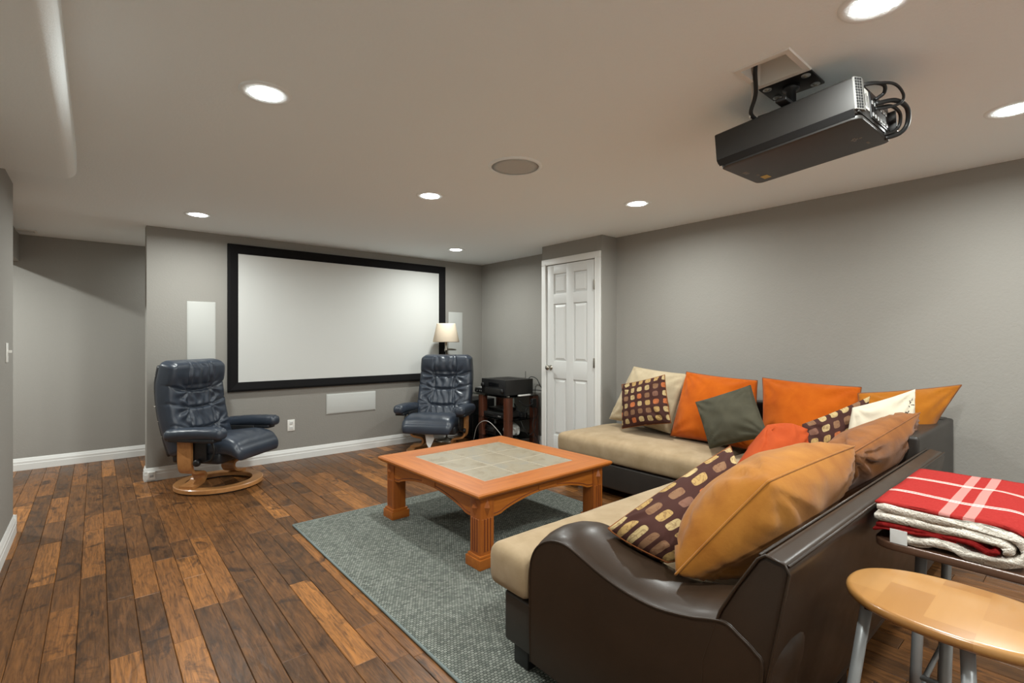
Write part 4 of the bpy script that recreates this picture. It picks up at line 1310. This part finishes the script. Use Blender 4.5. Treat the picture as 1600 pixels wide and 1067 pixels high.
# ventilated rear corner, rear panel, label, ports
make('rear_panel', box(-W2 + .012, W2 - .01, -D2 + .006, -D2 + .014, -H2 + .018, H2 - .006, bevel=.002), 'charcoal', pj)
vg = make('vent_grille', prism([(-W2 - .001, -D2 + .016), (-W2 - .001, -D2 + .010), (-W2 + .03, -D2 - .004), (-W2 + .05, -D2 - .004), (-W2 + .05, -D2 + .016)], 'z', -H2 + .026, H2 - .002, bevel=.002), 'vent_metal', pj, sharp=40)
for c in range(3):
    a = Vector((-W2 - .001, -D2 + .010)); b = Vector((-W2 + .03, -D2 - .004))
    p = a.lerp(b, .2 + .3 * c); n2 = Vector(((b - a).y, -(b - a).x)).normalized()
    for k in range(11):
        z = -H2 + .034 + k * .010
        s = box(-.0035, .0035, -.0012, .0012, -.0034, .0034)
        o = make('vent_hole', s, 'black', vg, smooth=False)
        o.location = (p.x + n2.x * .0005, p.y + n2.y * .0005, z); o.rotation_euler = (0, 0, math.atan2((b - a).y, (b - a).x))
make('rating_label', box(-W2 + .055, -W2 + .125, -D2 + .0045, -D2 + .0065, -H2 + .05, H2 - .02), 'white_plastic', pj, smooth=False)
for k in range(4):
    make('label_print', box(-W2 + .063 + k * .015, -W2 + .070 + k * .015, -D2 + .004, -D2 + .005, -H2 + .06, H2 - .035 - .006 * (k % 2)), 'black', pj, smooth=False)
make('port_strip', box(-W2 + .135, W2 - .03, -D2 + .002, -D2 + .008, -H2 + .03, H2 - .02, bevel=.001), 'black', pj)
for k in range(6):
    for j in range(2):
        make('port', box(-W2 + .145 + k * .030, -W2 + .163 + k * .030, -D2 - .001, -D2 + .003, -.035 + j * .045, -.02 + j * .045, bevel=.002), 'silver', pj)
make('rear_fin', box(W2 - .022, W2 - .008, -D2 - .018, -D2 + .012, -H2 + .03, H2 - .03, bevel=.002), 'charcoal', pj)
make('lens_barrel', lathe([(.055, 0), (.055, .012), (.044, .014), (.040, .004), (.001, .002)], 32), 'black_gloss', pj)
lb = bpy.data.objects['lens_barrel']; lb.rotation_euler = (R(-90), 0, 0); lb.location = (.04, D2, .005)
zb = -H2 - .0024
make('sticker', box(.085, .130, D2 - .085, D2 - .055, zb - .0004, zb + .001), 'sticker', pj, smooth=False)
for k in range(4): make('badge_print', box(.040 + k * .006, .044 + k * .006, D2 - .066, D2 - .056, zb - .0003, zb + .001), 'pale_print', pj, smooth=False)
for k in range(3): make('badge_print', box(-.035 + k * .013, -.026 + k * .013, D2 - .05, D2 - .032, zb - .0003, zb + .001), 'pale_print', pj, smooth=False)
for a, b in ((0, 0), (.014, .010), (0, .014), (-.012, .006), (.002, -.012)):
    make('badge_print', box(.015 + a, .024 + a, -D2 + .07 + b, -D2 + .079 + b, zb - .0003, zb + .001), 'pale_print', pj, smooth=False)
for k in range(4): make('badge_print', box(.085 + k * .007, .090 + k * .007, -D2 + .055, -D2 + .064, zb - .0003, zb + .001), 'pale_print', pj, smooth=False)
make('mount_foot', lathe([(.03, H2 - .001), (.03, H2 + .012)], 20, at=(-.12, -.02, 0)), 'black', pj)

cbx = thing('ceiling_cable_box', 'white recessed cable box in the ceiling beside the projector', 'cable box', (1.917, .782, CEIL))
bm = bmesh.new()
OX, OY = .104, .100; IX, IY = .080, .077
def ringquad(bm, a, b, za, zb_):
    A = [bm.verts.new((x, y, za)) for x, y in a]; B = [bm.verts.new((x, y, zb_)) for x, y in b]
    for i in range(4): bm.faces.new((A[i], A[(i + 1) % 4], B[(i + 1) % 4], B[i]))
def rect(w, h): return [(-w, -h), (w, -h), (w, h), (-w, h)]
ringquad(bm, rect(OX, OY), rect(OX - .003, OY - .003), 0, -.006)
ringquad(bm, rect(OX - .003, OY - .003), rect(IX, IY), -.006, -.005)
make('frame', bm, 'white_plastic', cbx, smooth=False)
bm = bmesh.new()
ringquad(bm, rect(IX, IY), rect(IX - .006, IY - .006), -.005, .075)
A = [bm.verts.new((x, y, .075)) for x, y in rect(IX - .006, IY - .006)]; bm.faces.new(A)
make('recess', bm, 'white_plastic', cbx, smooth=False)
make('knockout', lathe([(.035, .074), (.034, .066), (.030, .062), (.001, .061)], 28, at=(-.01, -.025, 0)), 'white_plastic', cbx)
def cable_thing(name, label, pts, r, m='cable', n=8):
    o0 = Vector(pts[0])
    o = make(name, tube(smooth_path([Vector(p) - o0 for p in pts], n), r, 8), m); o.location = o0
    return tag(o, label, 'cable', 'projector cables')
cable_thing('cable', 'black cable dropping from the ceiling box down to the projector', [(1.90, .83, 2.325), (1.925, .845, 2.27), (1.98, .868, 2.21), (2.01, .90, 2.16), (2.06, .90, 2.142)], .008)
cable_thing('cable', 'thin pale cable beside the black one above the projector', [(1.89, .84, 2.325), (1.935, .862, 2.26), (1.985, .884, 2.20), (2.02, .91, 2.142)], .0035, 'cable_white')
RY = .79 - D2 + .005
cable_thing('cable', 'short black cable loop at the top of the projector rear', [(2.10, .60, 2.15), (2.11, .54, 2.165), (2.16, .50, 2.165), (2.20, .505, 2.15), (2.19, .53, 2.13)], .0065)
cable_thing('cable', 'long black cable looping out from the projector rear', [(2.08, .59, 2.15), (2.11, .53, 2.16), (2.18, .475, 2.165), (2.25, .46, 2.145), (2.265, .47, 2.12), (2.22, .50, 2.10), (2.19, .53, 2.095)], .005)
cable_thing('cable', 'thick grey-black cable making the widest loop at the projector rear', [(2.19, .53, 2.115), (2.25, .485, 2.13), (2.33, .465, 2.12), (2.365, .47, 2.075), (2.355, .49, 2.04), (2.32, .53, 2.022)], .0085)
cable_thing('cable', 'second thick cable inside the widest loop at the projector rear', [(2.21, .53, 2.105), (2.26, .50, 2.118), (2.32, .485, 2.105), (2.345, .49, 2.07), (2.335, .505, 2.045), (2.305, .53, 2.032)], .006)

# ------------------------------------------------------------------ stools and blanket
def splay_leg(parent, top, foot, r=.0125, m='grey_metal'):
    lg = make('leg', tube([top, Vector(top).lerp(Vector(foot), .5), Vector(foot) + Vector((0, 0, .012))], r, 14), m, parent)
    make('rubber_foot', lathe([(r + .002, 0), (r + .003, .004), (r + .003, .022), (r, .026)], 14, at=tuple(foot)), 'black', lg)
st1 = thing('oval_stool', 'oval maple-topped stool with grey tube legs in the foreground', 'stool', (1.475, .205, 0))
z1 = .652
def oval(w, h, n=64, e=2.25):
    return [(w * math.copysign(abs(math.cos(a)) ** (2 / e), math.cos(a)), h * math.copysign(abs(math.sin(a)) ** (2 / e), math.sin(a))) for a in (2 * PI * k / n for k in range(n))]
bm = bmesh.new()
prev = None
for s, z in ((.90, -.026), (.96, -.024), (.99, -.018), (1.0, -.012), (.99, -.005), (.965, -.001), (.93, 0)):
    ring = [bm.verts.new((x, y, z1 + z)) for x, y in oval(.155 - (1 - s) * .16, .208 - (1 - s) * .16)]
    if prev:
        for k in range(64): bm.faces.new((prev[k], prev[(k + 1) % 64], ring[(k + 1) % 64], ring[k]))
    else: bm.faces.new(ring)
    prev = ring
bm.faces.new(prev)
make('seat_top', bm, 'maple', st1, sharp=40)
tops = [(-.045, .155), (.095, .03), (.04, -.15), (-.10, -.03)]
feet = [(-.125, .225), (.125, .05), (.10, -.20), (-.12, -.05)]
for (a, b), (c, d) in zip(tops, feet): splay_leg(st1, (a, b, z1 - .026), (c, d, 0), .0125)
def lerp2(i, z):
    f = (z1 - z) / z1; a, b = tops[i]; c, d = feet[i]
    return (a + (c - a) * f, b + (d - b) * f, z)
for i, j, z in ((0, 3, .22), (1, 2, .22), (0, 1, .16), (3, 2, .16)):
    make('rung', tube([lerp2(i, z), lerp2(j, z)], .007, 10), 'grey_metal', st1)
make('under_plate', box(-.10, .10, -.15, .15, z1 - .034, z1 - .026, bevel=.003), 'black', st1)

st2 = thing('rectangular_stool', 'walnut-topped stool with grey tube legs under the folded throw', 'stool', (2.08, .17, 0))
TW, TD = .60, .54
make('seat_top', prism([(x, y) for x, y in rounded_rect(TW, TD, .05, 6)], 'z', .632, .656, bevel=.006, seg=3), 'walnut', st2, sharp=40)
tops = [(-.20, .17), (.20, .17), (.20, -.17), (-.20, -.17)]
feet = [(-.22, .19), (.22, .19), (.22, -.19), (-.22, -.19)]
z1 = .632
for (a, b), (c, d) in zip(tops, feet):
    splay_leg(st2, (a, b, z1), (c, d, 0), .014)
for i, j, z in ((0, 3, .25), (1, 2, .25), (0, 1, .18), (3, 2, .18)):
    make('rung', tube([lerp2(i, z), lerp2(j, z)], .008, 10), 'grey_metal', st2)
make('under_frame', box(-.22, .22, -.19, .19, .618, .632, bevel=.003), 'black', st2)

TZ = .656
BXa, BXb = 1.785, 2.36
thr = thing('throw_blanket', 'folded red plaid throw with white sherpa lining on the walnut stool', 'blanket', (BXa, .44, TZ))
def sheet(path, th, m, name, x0, x1, fuzz=0.0, both=False, skew=0.0):
    """sheet of cloth following a (y,z) path, swept along x"""
    P = smooth_path([(0, y, z) for y, z in path], 8)
    NX = 26
    bm = bmesh.new(); n = len(P)
    rings = []
    for a in range(NX + 1):
        xx = x0 + (x1 - x0) * a / NX
        top = []; bot = []
        for i, p in enumerate(P):
            q0 = P[max(i - 1, 0)]; q1 = P[min(i + 1, n - 1)]
            tg = (q1 - q0).normalized(); nn = Vector((0, -tg.z, tg.y))
            wob = Vector((0, .010 * noise.noise(Vector((xx * 4, i * .05, th * 90))), .007 * noise.noise(Vector((xx * 5, i * .12, 3)))))
            end = .003 * noise.noise(Vector((i * .4, a * 9, th * 50)))
            k = th / 2
            if i == 0 or i == n - 1: k *= .55
            f1 = fuzz * noise.noise(Vector((xx * 60, i * 1.1, 1))); f2 = fuzz * noise.noise(Vector((xx * 60, i * 1.1, 8)))
            pw = p + wob + Vector((xx + (end if a in (0, NX) else 0), skew * (a / NX), 0))
            top.append(bm.verts.new(pw + nn * (k + f1))); bot.append(bm.verts.new(pw - nn * (k + f2)))
        rings.append(top + bot[::-1])
    L = 2 * n
    for a in range(NX):
        for i in range(L):
            bm.faces.new((rings[a][i], rings[a][(i + 1) % L], rings[a + 1][(i + 1) % L], rings[a + 1][i]))
    bm.faces.new(rings[0]); bm.faces.new(rings[-1])
    return make(name, bm, m, thr, world=False)
# local: y from 0 (left end, towards the sofa) to about -.37 at the fold; z above the stool top
sheet([(-.05, .015), (-.10, .015), (-.15, .027), (-.19, .025), (-.23, .014), (-.28, .016), (-.318, .036), (-.325, .062), (-.305, .086), (-.25, .095), (-.15, .094), (-.01, .092)], .024, 'sherpa', 'sherpa_layer', .0, .56, .0015)
sheet([(-.292, .040), (-.285, .058), (-.262, .068), (-.20, .071), (-.12, .070), (-.005, .067)], .023, 'sherpa', 'sherpa_layer', .0, .56, .0015)
sheet([(-.01, .041), (-.10, .047), (-.17, .051), (-.22, .047), (-.255, .036), (-.27, .045)], .015, 'red_fold', 'inner_fold', .003, .555, .0006)
sheet([(.0, .024), (-.05, .036), (-.10, .038), (-.15, .045), (-.19, .042)], .009, 'red_fold', 'inner_fold', .003, .555, .0006)
sheet([(-.336, .030), (-.344, .064), (-.318, .101), (-.25, .1115), (-.15, .1105), (-.008, .1085)], .010, 'plaid', 'plaid_top', .002, .565, .0004)
make('care_tag', box(-.004, -.0025, -.085, -.045, -.012 + .012, .040), 'tag', thr, smooth=False)
